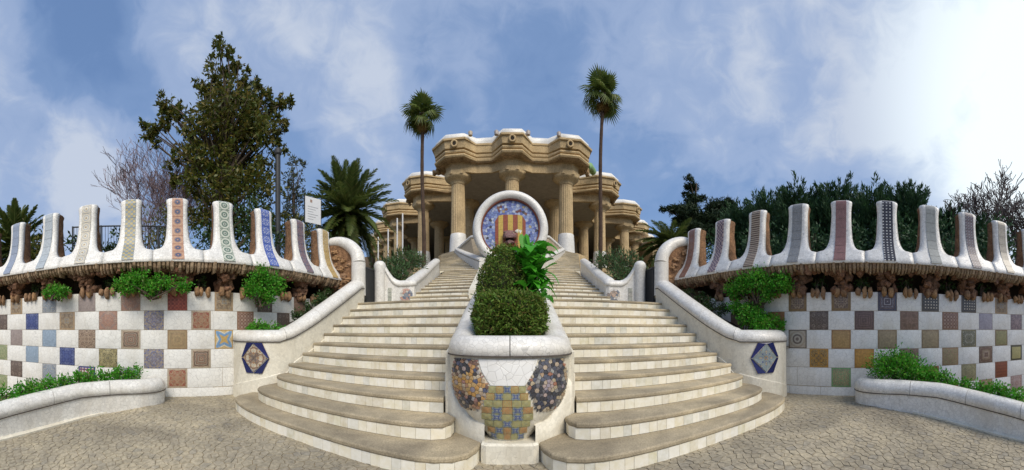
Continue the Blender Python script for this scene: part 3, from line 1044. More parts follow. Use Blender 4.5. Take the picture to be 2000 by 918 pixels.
def checker_wall(side):
    lr = 'left' if side < 0 else 'right'
    root = thing('battlemented_wall', 'curved wall of white and %s tiles with white merlons, %s of the stairs' % (('blue and brown', 'left') if side < 0 else ('orange and brown', 'right')), 'wall', (*WALL[side].at(3)[:2], 0))
    W, MS = WALL[side], MERLONS[side]
    # body
    S = np.linspace(0, W.L, 90)
    g = Geo()
    g.loft([[wp(side, s, -.014, -1.2), wp(side, s, -.014, 1.95), wp(side, s, -.55, 1.95), wp(side, s, -.55, -1.2)] for s in S], closed=True)
    g.build('masonry', MORTAR, root)
    # bays
    edges = [0.12] + [(a + b) / 2 for a, b in zip(MS[:-1], MS[1:])] + [MS[-1] + .45]

    def plate(name, s0, s1, z0, z1, mat, puff, n=4, inset=.0035, base=0.0):
        vs, uv, fs = [], [], []
        for j in range(n + 1):
            for i in range(n + 1):
                u, w = i / n, j / n
                uu = u
                o = base + puff * (1 - (2 * u - 1) ** 2) * (1 - (2 * w - 1) ** 2) ** .5 if 0 < i < n and 0 < j < n else base - .004
                vs.append(wp(side, s0 + inset + (s1 - s0 - 2 * inset) * u, o, z0 + inset + (z1 - z0 - 2 * inset) * w))
                uv.append((uu, w))
        for j in range(n):
            for i in range(n):
                a = j * (n + 1) + i
                q = (a, a + 1, a + n + 2, a + n + 1)
                fs.append(q if side > 0 else q[::-1])
        per = [i for i in range(n + 1)] + [(j + 1) * (n + 1) - 1 for j in range(1, n + 1)] + [n * (n + 1) + i for i in range(n - 1, -1, -1)] + [j * (n + 1) for j in range(n - 1, 0, -1)]
        for i in per:                      # the face keeps its own corners, so that it shades flat to the edge
            vs.append(vs[i])
            uv.append(uv[i])
        b0 = len(vs)
        for i in per:
            u, w = uv[i]
            vs.append(wp(side, s0 + inset + (s1 - s0 - 2 * inset) * u, base - .028, z0 + inset + (z1 - z0 - 2 * inset) * w))
            uv.append((u, w))
        for i in range(len(per)):
            k = (i + 1) % len(per)
            fs.append((b0 - len(per) + i, b0 + i, b0 + k, b0 - len(per) + k))
        return obj(name, vs, fs, mat, root, True, uv)

    for r, (zt, zb) in enumerate(ROWS):
        lay = LAYOUT[side][r]
        cs = MS if r % 2 == 0 else [(a + b) / 2 for a, b in zip(MS[:-1], MS[1:])]
        items = [(c, q) for c, q in zip(cs, lay)]
        spots = [(c - .182, c + .182, q) for c, q in items if q]
        lo = 0.15 if r < 3 else spots[0][0] - (1.35 if r < 5 else 1.8)
        pos = lo
        for a, b_, q in spots:
            # long plain stretches are laid as more than one white panel
            k = max(1, int(round((a - pos) / .75)))
            for i in range(k):
                if a - pos > .06:
                    plate('white_panel', pos + (a - pos) * i / k, pos + (a - pos) * (i + 1) / k, zb, zt, PANEL, .016)
            plate('tile', a, b_, zb, zt, TILES[q], .012)
            pos = b_
        if W.L - pos > .1:
            plate('white_panel', pos, min(W.L, pos + .5), zb, zt, PANEL, .016)
    # plain white foot of the wall near the stairs
    i0 = [W.near(p) for p in WALLPTS[side]]
    for k in range(4):
        a, b_ = i0[3] - .5 + k * .62, i0[3] - .5 + (k + 1) * .62
        plate('white_panel', a, b_, -.18, .16, PANEL, .01, base=.004)
    # merlons
    for i, sm in enumerate(MS):
        a, b_ = edges[i] - sm, edges[i + 1] - sm
        rows = []
        cols = np.linspace(-1, 1, 13)
        for z in (2.44, 2.455, 2.50, 2.56, 2.62, 2.67):
            rows.append((z, a + .004, b_ - .004))
        for z, h in HW:
            rows.append((z, -h if z > 2.72 else max(a + .02, -h), h if z > 2.72 else min(b_ - .02, h)))

        def P(t, z, o):
            return wp(side, sm + t, o, z)
        g = Geo()
        fr, bk = [], []
        for z, l, r_ in rows:
            f_, k_ = [], []
            for c in cols:
                t = l + (r_ - l) * (c + 1) / 2
                e = max(0.0, abs(c) - .7) / .3
                rnd = .045 * e * e if z > 2.69 else .012 * e ** 3
                f_.append(P(t, z, face_o(z) - rnd + .004 * math.sin(9 * z + i)))
                k_.append(P(t, z, min(face_o(z) - .10, .02 if z > 2.68 else .2)))
            fr.append(f_)
            bk.append(k_)
        rings = [f_ + k_[::-1] for f_, k_ in zip(fr, bk)]
        if side < 0:
            rings = [q[::-1] for q in rings]
        g.loft(rings, closed=True)
        me = g.build('merlon', WHITE, root, True)
        # rubble core behind the white face
        cg = Geo()
        rings = []
        for z, l, r_ in rows[3:-1]:
            ring = []
            l2, r2 = (l + .012, r_ - .012)
            for t, o in ((l2, .015), ((l2 + r2) / 2, .015), (r2, .015), (r2, -.10), (r2, -.22), (r2 - .03, -.32), ((l2 + r2) / 2, -.34), (l2 + .03, -.32), (l2, -.22), (l2, -.10)):
                j = .012 if o < 0 else 0
                ring.append(P(t + random.uniform(-j, j), min(z, 3.66), min(o, face_o(z) - .05) + random.uniform(-j, j)))
            rings.append(ring)
        cg.loft(rings, closed=True)
        cg.build('stone_core', CORE, me, True)
        # vertical strip of ornamental tiles
        zs = [2.478]
        z, L, path = 2.478, 0, [(2.478, 0)]
        while z < 3.672:
            z2 = z + .01
            L += math.hypot(.01, face_o(z2) - face_o(z))
            z = z2
            path.append((z, L))
        n = 7
        pz, pl = [q[0] for q in path], [q[1] for q in path]
        mat = STRIPES[side][i][1]
        for k in range(n):
            vs, uv, fs = [], [], []
            m = 4
            for j in range(m + 1):
                z = float(np.interp(L * (k + .015 + .97 * j / m) / n, pl, pz))
                hw = .098 + .012 * max(0, (2.9 - z))
                for u in (0, .5, 1):
                    vs.append(P(-hw + 2 * hw * u, z, face_o(z) + .012))
                    uv.append((u, j / m))
            for j in range(m):
                for u in range(2):
                    q = (j * 3 + u, j * 3 + u + 1, j * 3 + u + 4, j * 3 + u + 3)
                    fs.append(q if side > 0 else q[::-1])
            e = len(vs)
            rim = [j * 3 for j in range(m + 1)] + [m * 3 + 2 - 0 - 0] + [j * 3 + 2 for j in range(m - 1, -1, -1)]
            for q in rim:
                zz, u = uv[q][1], uv[q][0]
                z = float(np.interp(L * (k + .015 + .97 * zz) / n, pl, pz))
                hw = .098 + .012 * max(0, (2.9 - z))
                vs.append(P(-hw + 2 * hw * u, z, face_o(z) - .012))
                uv.append(uv[q])
            for q in range(len(rim)):
                w = (q + 1) % len(rim)
                fs.append((rim[q], e + q, e + w, rim[w]))
            obj('tile', vs, fs, mat, me, False, uv)
    # row of narrow stones hanging under the white lip
    s = .15
    while s < W.L - .1:
        w = random.uniform(.05, .085)
        zt = 2.452
        ln = random.uniform(.12, .20)
        o1 = .295 + random.uniform(-.02, .03)
        vs = []
        for z, k, oo in ((zt, 1.0, o1), (zt - ln * .6, .95, o1 - .02), (zt - ln, .55, o1 - .075)):
            for q, o in ((-.5, -.03), (-.28, .0), (.28, .0), (.5, -.03), (.4, -.16), (-.4, -.16)):
                vs.append(wp(side, s + w / 2 + q * w * k * .97, oo + o, z + random.uniform(-.006, .006)))
        gg = Geo()
        gg.loft([vs[0:6], vs[6:12], vs[12:18]], closed=True)
        gg.build('lip_stone', LIPSTONE, root, False)
        s += w
    s = .2
    while s < W.L - .1:
        r = random.uniform(.06, .10)
        obj('rock', rock_verts(wp(side, s, random.uniform(.02, .16), 2.36 + random.uniform(-.05, .04)), (r * 1.2, r, r), .36), ICO_F, ROCK, root, False)
        s += random.uniform(.09, .15)
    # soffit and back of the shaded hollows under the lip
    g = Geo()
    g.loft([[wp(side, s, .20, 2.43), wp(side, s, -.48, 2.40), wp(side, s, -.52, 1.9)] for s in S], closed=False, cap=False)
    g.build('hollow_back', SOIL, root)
    g = Geo()
    g.loft([[wp(side, s, .10, 2.46), wp(side, s, -.34, 2.62), wp(side, s, -.6, 2.55), wp(side, s, -.6, 1.9)] for s in S], closed=False, cap=False)
    g.build('wall_cap', CORE, root)
    # rock piers under the merlons and finger stones between them
    zax = Vector((0, 0, 1))
    for i, sm in enumerate(MS):
        for k in range(13):
            lvl = k % 4
            z = 2.00 + lvl * .115 + random.uniform(-.03, .03)
            wd = (.13, .12, .17, .27)[lvl]
            t = random.uniform(-1, 1) * wd
            n = wn2(side, sm)
            tt = W.tan(sm, .2)
            ax = (Vector((tt[0], tt[1], 0)), Vector((n[0], n[1], 0)), zax)
            o = (.0, .02, .06, .13)[lvl] + random.uniform(-.06, .05)
            r = random.uniform(.055, .085)
            r *= 1.75 if k > 8 else 1.0
            v = rock_verts(wp(side, sm + t, o - (.10 if k > 8 else 0), z), (r * 1.0, r * 1.1, r * random.uniform(.8, 1.25)), .36, ax)
            obj('rock', v, ICO_F, ROCK, root, False)
        if i < len(MS) - 1:
            mid = (sm + MS[i + 1]) / 2
            for k in range(3):
                t = (k - 1) * .105 + random.uniform(-.015, .015)
                ln = random.uniform(.075, .125)
                n = wn2(side, mid)
                tt = W.tan(mid, .2)
                ax = (Vector((tt[0], tt[1], 0)), Vector((n[0], n[1], 0)), zax)
                v = rock_verts(wp(side, mid + t, .055, 1.975 - ln * .35), (.047, .055, ln), .2, ax)
                obj('finger_stone', v, ICO_F, FINGER, root, True)
        for k in range(2):
            v = rock_verts(wp(side, sm + (k - .5) * .13, .05, 1.95), (.055, .055, .10), .25)
            obj('finger_stone', v, ICO_F, FINGER, root, True)
    return root


for side in (-1, 1):
    checker_wall(side)

# ------------------------------------------------------------------ walls flanking the stairs
FLANK = [(-4.74, 4.26), (-4.60, 4.06), (-4.32, 3.96), (-4.02, 3.97), (-3.78, 4.07), (-3.60, 4.26), (-3.47, 4.55), (-3.38, 4.95), (-3.34, 5.5), (-3.32, 6.1), (-3.31, 6.9)]


def cap_rings(curve, zfun, side, w=.42, h=.20, step=.09, sh=0.0, s0=0, s1=None, offset=None):
    """rounded coping swept along a plan curve; returns rings with the section across the curve"""
    s1 = curve.L if s1 is None else s1
    n = max(2, int((s1 - s0) / step))
    out = []
    for i in range(n + 1):
        s = s0 + (s1 - s0) * i / n
        p, t = curve.at(s), curve.tan(s, .12)
        nv = np.array([-t[1], t[0]])
        z = zfun(s, p)
        c = p[:2] + nv * sh
        ring = []
        for k in range(9):
            a = PI * k / 8
            ring.append((c[0] + nv[0] * math.cos(a) * w / 2, c[1] + nv[1] * math.cos(a) * w / 2, z + h * math.sin(a) ** .75))
        ring.append((c[0] - nv[0] * (w / 2 - .03), c[1] - nv[1] * (w / 2 - .03), z - .012))
        ring.append((c[0] + nv[0] * (w / 2 - .03), c[1] + nv[1] * (w / 2 - .03), z - .012))
        out.append(ring)
    return out


def stair_wall(side):
    root = thing('stair_wall', 'white stair wall with a dark blue hexagon on its foot, %s' % ('left of the stairs' if side < 0 else 'right of the stairs'), 'wall', (side * 3.5, 4.5, 0))
    c = Curve2(catmull([(side * abs(x), y) for x, y in FLANK], .04))
    sg = -side                              # +1: the trough side is to the left of travel on the left wall

    def zj(s, p):
        return float(np.interp(p[1], [4.2, 4.45, 5.0, 6.76, 7.0], [1.03, 1.10, 1.36, 2.19, 2.2])) if s > c.L * .35 else 1.03

    def off(p, t, d):
        nv = np.array([-t[1], t[0]]) * (1 if side < 0 else -1)
        # towards the planting trough
        return p[:2] + nv * d
    rings, low = [], []
    n = 60
    for i in range(n + 1):
        s = c.L * i / n
        p, t = c.at(s), c.tan(s, .1)
        a, b_ = off(p, t, 0.0), off(p, t, .36)
        z = zj(s, p)
        rings.append([(*a, -.3), (*a, z), (*b_, z), (*b_, -.3)])
        zl = float(np.interp(p[1], [4.2, 4.5, 6.5, 7.0], [.34, .70, 1.70, 1.9])) if s > c.L * .35 else float(np.interp(s, [0, c.L * .05, c.L * .35], [.2, .2, .52]))
        q, r_ = off(p, t, -.014), off(p, t, .05)
        low.append([(*q, -.05), (*q, zl - .012), (*off(p, t, -.004), zl), (*r_, zl), (*r_, -.05)])
    g = Geo()
    g.loft(rings, closed=True)
    g.build('wall_body', CREAM, root)
    g = Geo()
    g.loft(low, closed=True)
    g.build('skirting', CREAM, root)
    g = Geo()
    jr = []
    for i in range(n + 1):
        s = c.L * i / n
        p, t = c.at(s), c.tan(s, .1)
        a, b_ = off(p, t, -.019), off(p, t, .30)
        z = zj(s, p)
        jr.append([(*a, z - .005), (*a, z + .0085), (*b_, z + .0085), (*b_, z - .005)])
    g.loft(jr, closed=True)
    g.build('joint', DARKJOINT, root)
    # coping in lengths with open joints
    cuts = [0, c.L * .36, c.L * .56, c.L * .74, c.L]
    for a, b_ in zip(cuts[:-1], cuts[1:]):
        g = Geo()
        g.loft(cap_rings(c, lambda s, p: zj(s, p) + .008, side, .39, .20, .07, .18 * (1 if side < 0 else -1), a + .004, b_ - .004), closed=True)
        g.build('coping', WHITE_CAP, root, True)
    # end post and the arch that curls back to the battlements
    X = side
    P0 = np.array([X * 3.50, 6.98])
    g = Geo()
    prof = [(2.05, .18), (2.5, .172), (2.84, .172)]
    rings = [[(P0[0] + r * 1.0 * math.cos(2 * PI * k / 16), P0[1] + r * math.sin(2 * PI * k / 16), z) for k in range(16)] for z, r in prof]
    g.loft(rings, closed=True)
    g.build('post', WHITE_CAP, root, True)
    arch = [(3.50, 6.98, 2.846), (3.53, 6.99, 3.0), (3.62, 7.0, 3.16), (3.78, 7.02, 3.30), (3.96, 7.03, 3.39), (4.14, 7.04, 3.43), (4.30, 7.04, 3.43)]
    pts = catmull([(X * a, b_, z) for a, b_, z in arch], .05)
    g = Geo()
    g.tube(pts, [.168 - .05 * i / len(pts) for i in range(len(pts))], 14)
    g.build('arch', WHITE_CAP, root, True)
    # rubble filling under the arch
    g = Geo()
    top = [(3.52, 2.1), (3.52, 2.9), (3.62, 3.1), (3.8, 3.26), (4.0, 3.35), (4.3, 3.38), (4.5, 3.3), (4.5, 2.1)]
    g.loft([[(X * x, 6.96, z) for x, z in top], [(X * x, 7.25, z) for x, z in top]], closed=True)
    g.build('rubble_fill', CORE, root)
    for k in range(34):
        x, z = random.uniform(3.68, 4.42), random.uniform(2.2, 3.25)
        if z > 2.9 + (x - 3.62) * .55:
            continue
        r = random.uniform(.05, .085)
        obj('rock', rock_verts((X * x, 6.95 + random.uniform(-.02, .03), z), (r * 1.25, .045, r * .8), .38), ICO_F, FINGER, root, False)
    # hexagon of blue tiles round a diamond
    C0 = np.array([X * 3.985, 3.965])
    sh = c.near(C0)

    def H(u, w, d):
        s = sh + (u * (1 if side < 0 else 1))
        p, t = c.at(min(max(s, 0), c.L)), c.tan(s, .1)
        q = off(p, t, -d)
        return (*q, .755 + w)
    a = .275
    hexa = [(-a, 0), (-.15, .265), (.15, .265), (a, 0), (.15, -.265), (-.15, -.265)]
    dia = [(-.225, 0), (0, .235), (.235, 0), (0, -.245)]

    def shard(poly, mat, d=.022, nm='tile', uvb=None):
        ctr = np.mean(np.array(poly), axis=0)
        hi = [tuple(ctr + (np.array(q) - ctr) * .97) for q in poly]
        k = len(poly)
        vs = [H(u, w, d) for u, w in hi] + [H(u, w, .0) for u, w in hi]
        uv = [((u + .25) / .5, (w + .25) / .5) for u, w in hi] * 2
        fs = [tuple(range(k))] + [(i, (i + 1) % k, k + (i + 1) % k, k + i) for i in range(k)]
        obj(nm, vs, fs, mat, hx, False, uv)
    hx = None
    gg = Geo()
    hp = [H(u * 1.02, w * 1.02, .004) for u, w in hexa] + [H(u, w, -.01) for u, w in hexa]
    gg.add(hp, [tuple(range(6))] + [(i, (i + 1) % 6, 6 + (i + 1) % 6, 6 + i) for i in range(6)])
    hx = gg.build('hexagon_panel', MORTAR, root)
    ctile = m_tile('hexagon_heart_' + ('warm' if side < 0 else 'cool'), 'floral', [(.36, .22, .13), (.50, .45, .36), (.24, .27, .30), (.40, .17, .09), (.42, .33, .22), (.20, .16, .14)] if side < 0 else [(.30, .34, .33), (.06, .10, .30), (.44, .40, .28), (.52, .54, .50), (.40, .26, .14), (.26, .32, .34)], None, 80 + side, 2.6)
    # diamond in four shards, blue corners in seven
    ctr = (0, 0)
    for i in range(4):
        p, q = dia[i], dia[(i + 1) % 4]
        m_ = ((p[0] + q[0]) / 2, (p[1] + q[1]) / 2)
        shard([ctr, p, m_], ctile)
        shard([ctr, m_, q], ctile)
    corners = [[(-a, 0), (-.15, .265), (-.02, .25), (-.235, .01)], [(.0, .25), (.15, .265), (a, 0), (.245, .0)], [(a, -.005), (.15, -.265), (.0, -.262), (.245, -.01)], [(-.235, -.01), (-.01, -.262), (-.15, -.265), (-a, -.005)], [(-.13, .262), (.13, .262), (.0, .245)], [(.13, -.264), (-.13, -.264), (.0, -.252)]]
    for q in corners:
        shard(q, BLUEDEEP)
    return root


BLUEDEEP = m_pieces('deep_blue_tile', [(.012, .016, .09), (.018, .024, .13), (.010, .012, .07)], .25, False, 20, .1)
for side in (-1, 1):
    stair_wall(side)
    # planting trough between the stair wall and the battlemented wall
    g = Geo()
    rows = []
    for y, z in ((4.15, .92), (4.5, .98), (5.0, 1.2), (5.6, 1.45), (6.2, 1.72), (6.9, 2.0)):
        x0 = float(np.interp(y, [4.15, 4.3, 4.55, 5, 6.9], [4.1, 3.85, 3.72, 3.6, 3.5]))
        k = int(np.argmin(np.abs(WALL[side].p[:, 1] - y)))
        x1 = abs(WALL[side].p[k, 0]) + .1
        rows.append([(side * (x0 + (x1 - x0) * q), y, z + .05 * math.sin(7 * q + y)) for q in (0, .33, .66, 1)])
    g.loft(rows, closed=False, cap=False)
    t = g.build('trough_soil', SOIL, None, True)
    props(t, 'dark planting soil behind the %s stair wall' % ('left' if side < 0 else 'right'), 'soil', None, 'structure')

# ------------------------------------------------------------------ gates, gate posts and low flower-bed walls on the first landing
STARPAL = {-1: [(.24, .26, .30), (.50, .30, .24), (.62, .60, .55), (.17, .19, .25), (.55, .36, .30)], 1: [(.34, .28, .24), (.62, .60, .58), (.45, .34, .27), (.20, .22, .26), (.50, .46, .40)]}
for side in (-1, 1):
    X = side
    lr = 'left' if side < 0 else 'right'
    gate = thing('metal_gate', 'dark metal gate leaf closing the side path on the %s of the landing' % lr, 'gate', (X * 3.33, 7.2, 1.85))
    g = Geo().box((min(X * 3.31, X * 3.35), 7.04, 1.90), (max(X * 3.31, X * 3.35), 7.50, 2.72))
    g.build('sheet', METAL, gate)
    for z in (1.88, 2.70):
        Geo().box((min(X * 3.29, X * 3.37), 7.03, z), (max(X * 3.29, X * 3.37), 7.51, z + .035)).build('rail', METAL, gate)
    for k in range(8):
        y = 7.06 + k * .058
        Geo().tube([(X * 3.295, y, 1.91), (X * 3.295, y, 2.73)], .007, 6).build('bar', METAL, gate, True)
    low = thing('flower_bed_wall', 'low white wall with a mosaic rosette and rounded gate post, %s of the upper stairs' % lr, 'wall', (X * 2.7, 7.7, 1.85))
    # gate post
    g = Geo()
    prof = [(1.75, .135), (2.55, .135), (2.74, .14), (2.83, .155), (2.90, .13), (2.945, .08), (2.96, .01)]
    rings = [[(X * (3.17 + r * math.cos(2 * PI * k / 14)), 7.52 + r * 1.1 * math.sin(2 * PI * k / 14), z) for k in range(14)] for z, r in prof]
    g.loft(rings, closed=True)
    g.build('gate_post', WHITE_CAP, low, True)
    pth = Curve2(catmull([(X * a, b_) for a, b_ in ((3.12, 7.52), (2.98, 7.56), (2.8, 7.60), (2.5, 7.62), (2.33, 7.66), (2.34, 8.0), (2.42, 9.0), (2.58, 10.4), (2.74, 11.8), (2.88, 13.1))], .06))

    def zt(s, p):
        return float(np.interp(s, [0, .06, .14, .22, .32, .42, .72, .9, 1.2, 2.3, pth.L], [2.80, 2.74, 2.60, 2.45, 2.35, 2.31, 2.31, 2.34, 2.45, 2.78, 4.0]))
    rings = []
    for i in range(61):
        s = pth.L * i / 60
        p, t = pth.at(s), pth.tan(s, .1)
        nv = np.array([-t[1], t[0]]) * (-side)
        a, b_ = p, p + nv * .30
        rings.append([(*a, 1.6 if s < 1.2 else zt(s, p) - 1.0), (*a, zt(s, p)), (*b_, zt(s, p)), (*b_, 1.6 if s < 1.2 else zt(s, p) - 1.0)])
    g = Geo()
    g.loft(rings, closed=True)
    g.build('wall_body', WHITE_CAP, low)
    for a, b_ in ((0.0, .95), (.95, 3.0), (3.0, 5.0), (5.0, pth.L)):
        g = Geo()
        g.loft(cap_rings(pth, lambda s, p: zt(s, p) + .004, side, .34, .16, .08, .14 * (-side), a + .003, b_ - .003), closed=True)
        g.build('coping', WHITE_CAP, low, True)
    # mosaic rosette and the blurred green panel beside it
    pal = m_pieces('rosette_tile_' + lr, STARPAL[side], .4, True, 30, .15)
    grn = m_pieces('panel_tile_' + lr, [(.36, .38, .32), (.30, .32, .27), (.46, .46, .40), (.40, .36, .32)], .5, False, 30, .2)

    def R(u, w, d=.016, s0=.62, z0=2.09):
        p, t = pth.at(s0 + u), pth.tan(s0 + u, .05)
        nv = np.array([-t[1], t[0]]) * (-side)
        return (*(p - nv * d), z0 + w)
    pent = [(.16 * math.cos(PI / 2 + k * 2 * PI / 5), .155 * math.sin(PI / 2 + k * 2 * PI / 5)) for k in range(5)]
    polys = [[(.06 * math.cos(PI / 2 + k * 2 * PI / 5), .06 * math.sin(PI / 2 + k * 2 * PI / 5)) for k in range(5)]]
    for k in range(5):
        for r0, r1 in ((.066, .108), (.114, .165)):
            a0, a1 = PI / 2 + k * 2 * PI / 5 + .04, PI / 2 + (k + 1) * 2 * PI / 5 - .04
            am = (a0 + a1) / 2
            polys.append([(r0 * math.cos(a0), r0 * math.sin(a0)), (r1 * math.cos(a0), r1 * math.sin(a0)), (r1 * math.cos(am), r1 * math.sin(am)), (r0 * math.cos(am), r0 * math.sin(am))])
            polys.append([(r0 * math.cos(am), r0 * math.sin(am)), (r1 * math.cos(am), r1 * math.sin(am)), (r1 * math.cos(a1), r1 * math.sin(a1)), (r0 * math.cos(a1), r0 * math.sin(a1))])
    for q in polys:
        k = len(q)
        vs = [R(u, w) for u, w in q] + [R(u, w, -.01) for u, w in q]
        obj('mosaic_tile', vs, [tuple(range(k))] + [(i, (i + 1) % k, k + (i + 1) % k, k + i) for i in range(k)], pal, low)
    for k in range(3):
        q = [(-.05, -.19 + k * .115), (.045, -.19 + k * .115), (.05, -.085 + k * .115), (-.045, -.085 + k * .115)]
        vs = [R(u, w, .014, .20, 2.13) for u, w in q] + [R(u, w, -.01, .20, 2.13) for u, w in q]
        obj('mosaic_tile', vs, [(0, 1, 2, 3)] + [(i, (i + 1) % 4, 4 + (i + 1) % 4, 4 + i) for i in range(4)], grn, low)

# ------------------------------------------------------------------ low curved planters at the foot of the battlemented walls
for side in (-1, 1):
    lr = 'left' if side < 0 else 'right'
    X = side
    low = thing('low_planter', 'low white curved planter of green ferns along the foot of the %s chequered wall' % lr, 'planter', (X * 4.6, 1.5, 0))
    ctl = [(5.26, 2.86), (5.10, 2.84), (4.88, 2.73), (4.75, 2.50), (4.75, 2.22), (4.82, 1.95), (4.90, 1.6), (4.93, 1.2), (4.86, .7), (4.74, .2), (4.62, -.3), (4.5, -.9)]
    pth = Curve2(catmull([(X * a, b_) for a, b_ in ctl], .05))

    def zg(p):
        return ground_z(p[0], p[1])

    def zj(s, p):
        return float(np.interp(s, [0, 1.3, 1.9, 3.0, pth.L], [.215, .215, .18, .0, -.25]))
    body = []
    for i in range(51):
        s = pth.L * i / 50
        p, t = pth.at(s), pth.tan(s, .12)
        nv = np.array([-t[1], t[0]]) * side        # towards the bed
        a, b_ = p + nv * .0, p + nv * .30
        body.append([(*a, zg(p) - .3), (*a, zj(s, p)), (*b_, zj(s, p)), (*b_, zg(p) - .3)])
    g = Geo()
    g.loft(body, closed=True)
    g.build('wall_body', WHITE_CAP, low)
    g = Geo()
    jr = []
    for i in range(51):
        s = pth.L * i / 50
        p, t = pth.at(s), pth.tan(s, .12)
        nv = np.array([-t[1], t[0]]) * side
        a, b_ = p - nv * .019, p + nv * .29
        jr.append([(*a, zj(s, p) - .006), (*a, zj(s, p) + .0065), (*b_, zj(s, p) + .0065), (*b_, zj(s, p) - .006)])
    g.loft(jr, closed=True)
    g.build('joint', DARKJOINT, low)
    cuts = [0, .55, 1.45, 2.35, 3.2, pth.L]
    for a, b_ in zip(cuts[:-1], cuts[1:]):
        g = Geo()
        g.loft(cap_rings(pth, lambda s, p: zj(s, p) + .006, side, .34, .20, .07, .155 * side, a + .004, b_ - .004), closed=True)
        g.build('coping', WHITE_CAP, low, True)
    g = Geo()
    soil = []
    for i in range(21):
        s = .3 + (pth.L - .3) * i / 20
        p, t = pth.at(s), pth.tan(s, .12)
        q = WALL[side].at(WALL[side].near((p[0] + X * .9, p[1] + .3)))
        nv = np.array([-t[1], t[0]]) * side
        a = p + nv * .25
        soil.append([(*a, zj(s, p) + .02), *[(*(a + (q - a) * f), zj(s, p) + .02 - .1 * f) for f in (.4, .7, 1.02)]])
    g.loft(soil, closed=False, cap=False)
    g.build('soil', SOIL, low, True)
    kerb = Geo()
    kr = []
    for i in range(31):
        s = 1.5 + (pth.L - 1.5) * i / 30
        p, t = pth.at(s), pth.tan(s, .12)
        nv = np.array([-t[1], t[0]]) * side
        w = min(.09, .005 + .06 * i / 6)
        a, b_ = p - nv * w, p + nv * .05
        z = zg(p)
        kr.append([(*a, z - .1), (*a, z + .03), (*b_, z + .045), (*b_, z - .1)])
    kerb.loft(kr, closed=True)
    kerb.build('footing', CREAM, low)

# ------------------------------------------------------------------ central planter with the mosaic bowl
plant = thing('central_planter', 'white planter between the two flights with coloured mosaic on its bowl-shaped front', 'planter', (0, 3.6, 0))
BZ = [.16, .20, .30, .42, .55, .70, .85, .97, 1.0]
BW = [.25, .28, .40, .52, .60, .64, .655, .66, .66]
BF = [3.10, 3.09, 3.05, 3.02, 3.00, 2.99, 3.0, 3.02, 3.03]          # y of the front


def bowl(x, z, d=0.0):
    """point on the bowl above front elevation (x, z), d out of the face"""
    W_, y0 = float(np.interp(z, BZ, BW)), float(np.interp(z, BZ, BF))
    D = 3.62 - y0
    q = max(-.995, min(.995, x / W_))
    c = math.sqrt(1 - abs(q) ** 2.6)
    nx, ny = q ** 3 * 1.0, -1.0
    L = math.hypot(nx, ny)
    return (x + nx / L * d, 3.62 - D * c + ny / L * d, z)


g = Geo()
rings = []
for z in np.linspace(.16, 1.0, 15):
    W_ = float(np.interp(z, BZ, BW))
    ring = [bowl(W_ * math.sin(a), z) for a in np.linspace(-PI / 2 * .94, PI / 2 * .94, 29)]
    ring += [(W_ * .99, 3.75, z), (-W_ * .99, 3.75, z)]
    rings.append(ring)
g.loft(rings, closed=True)
g.build('bowl', CREAM, plant, True)
g = Geo()                                # foot block
g.loft([[(-.27, 3.03, z), (-.22, 3.0, z), (.22, 3.0, z), (.27, 3.03, z), (.29, 3.5, z), (-.29, 3.5, z)] for z in (-.06, .17)] + [[(-.26, 3.045, .19), (-.21, 3.02, .19), (.21, 3.02, .19), (.26, 3.045, .19), (.28, 3.5, .19), (-.28, 3.5, .19)]], closed=True)
g.build('foot', CREAM, plant)
for sd_ in (-1, 1):                      # plaster flanks between the bowl and the ends of the steps
    g = Geo()
    g.loft([[(sd_ * .24, 3.06, z), (sd_ * .40, 3.22, z * 1.0), (sd_ * .60, 3.40, z * 1.6), (sd_ * .72, 3.56, z * 2.2)] for z in (-.03, .10, .17, .34)] + [[(sd_ * .20, 3.3, .3), (sd_ * .36, 3.42, .4), (sd_ * .52, 3.5, .6), (sd_ * .66, 3.6, .9)]], closed=False, cap=False)
    g.build('flank', CREAM, plant, True)
    g = Geo()
    rows = []
    for y, z in ((3.5, 1.0), (4.2, 1.16), (5, 1.42), (6.3, 1.82), (6.95, 1.95)):
        rows.append([(sd_ * .70, y, -.05), (sd_ * .70, y, z), (sd_ * .40, y, z), (sd_ * .40, y, -.05)])
    g.loft(rows, closed=True)
    g.build('side_wall', CREAM, plant)

# coping: front ring and two arms up the stairs
RIMP = [(-.69, 6.9), (-.69, 6.2), (-.685, 5.2), (-.675, 4.3), (-.66, 3.8), (-.63, 3.5), (-.565, 3.28), (-.42, 3.12), (-.21, 3.045)]
RIM = Curve2(catmull(RIMP + [(0, 3.03)] + [(-x, y) for x, y in RIMP[::-1]], .04))


def rimz(s, p):
    return float(np.interp(p[1], [3.0, 3.6, 4.2, 5.0, 6.3, 6.95], [.995, .995, 1.15, 1.42, 1.82, 1.95]))


sm_ = RIM.L / 2
cuts = [0, sm_ - 2.55, sm_ - 1.15, sm_, sm_ + 1.15, sm_ + 2.55, RIM.L]
for a, b_ in zip(cuts[:-1], cuts[1:]):
    g = Geo()
    rings = cap_rings(RIM, lambda s, p: rimz(s, p) + .008, 1, .34, .185, .05, .13, a + .0045, b_ - .0045)
    g.loft(rings, closed=True)
    g.build('coping', WHITE_CAP, plant, True)
g = Geo()
jr = []
for i in range(81):
    s = RIM.L * i / 80
    p, t = RIM.at(s), RIM.tan(s, .1)
    nv = np.array([-t[1], t[0]])
    a, b_ = p - nv * .044, p + nv * .25
    z = rimz(s, p)
    jr.append([(*a, z - .006), (*a, z + .007), (*b_, z + .007), (*b_, z - .006)])
g.loft(jr, closed=True)
g.build('joint', DARKJOINT, plant)
g = Geo()
g.loft([[(-.5, y, z), (.5, y, z)] for y, z in ((3.3, 1.05), (4.2, 1.2), (5.0, 1.45), (6.9, 1.95))], closed=False, cap=False)
g.build('soil', SOIL, plant)


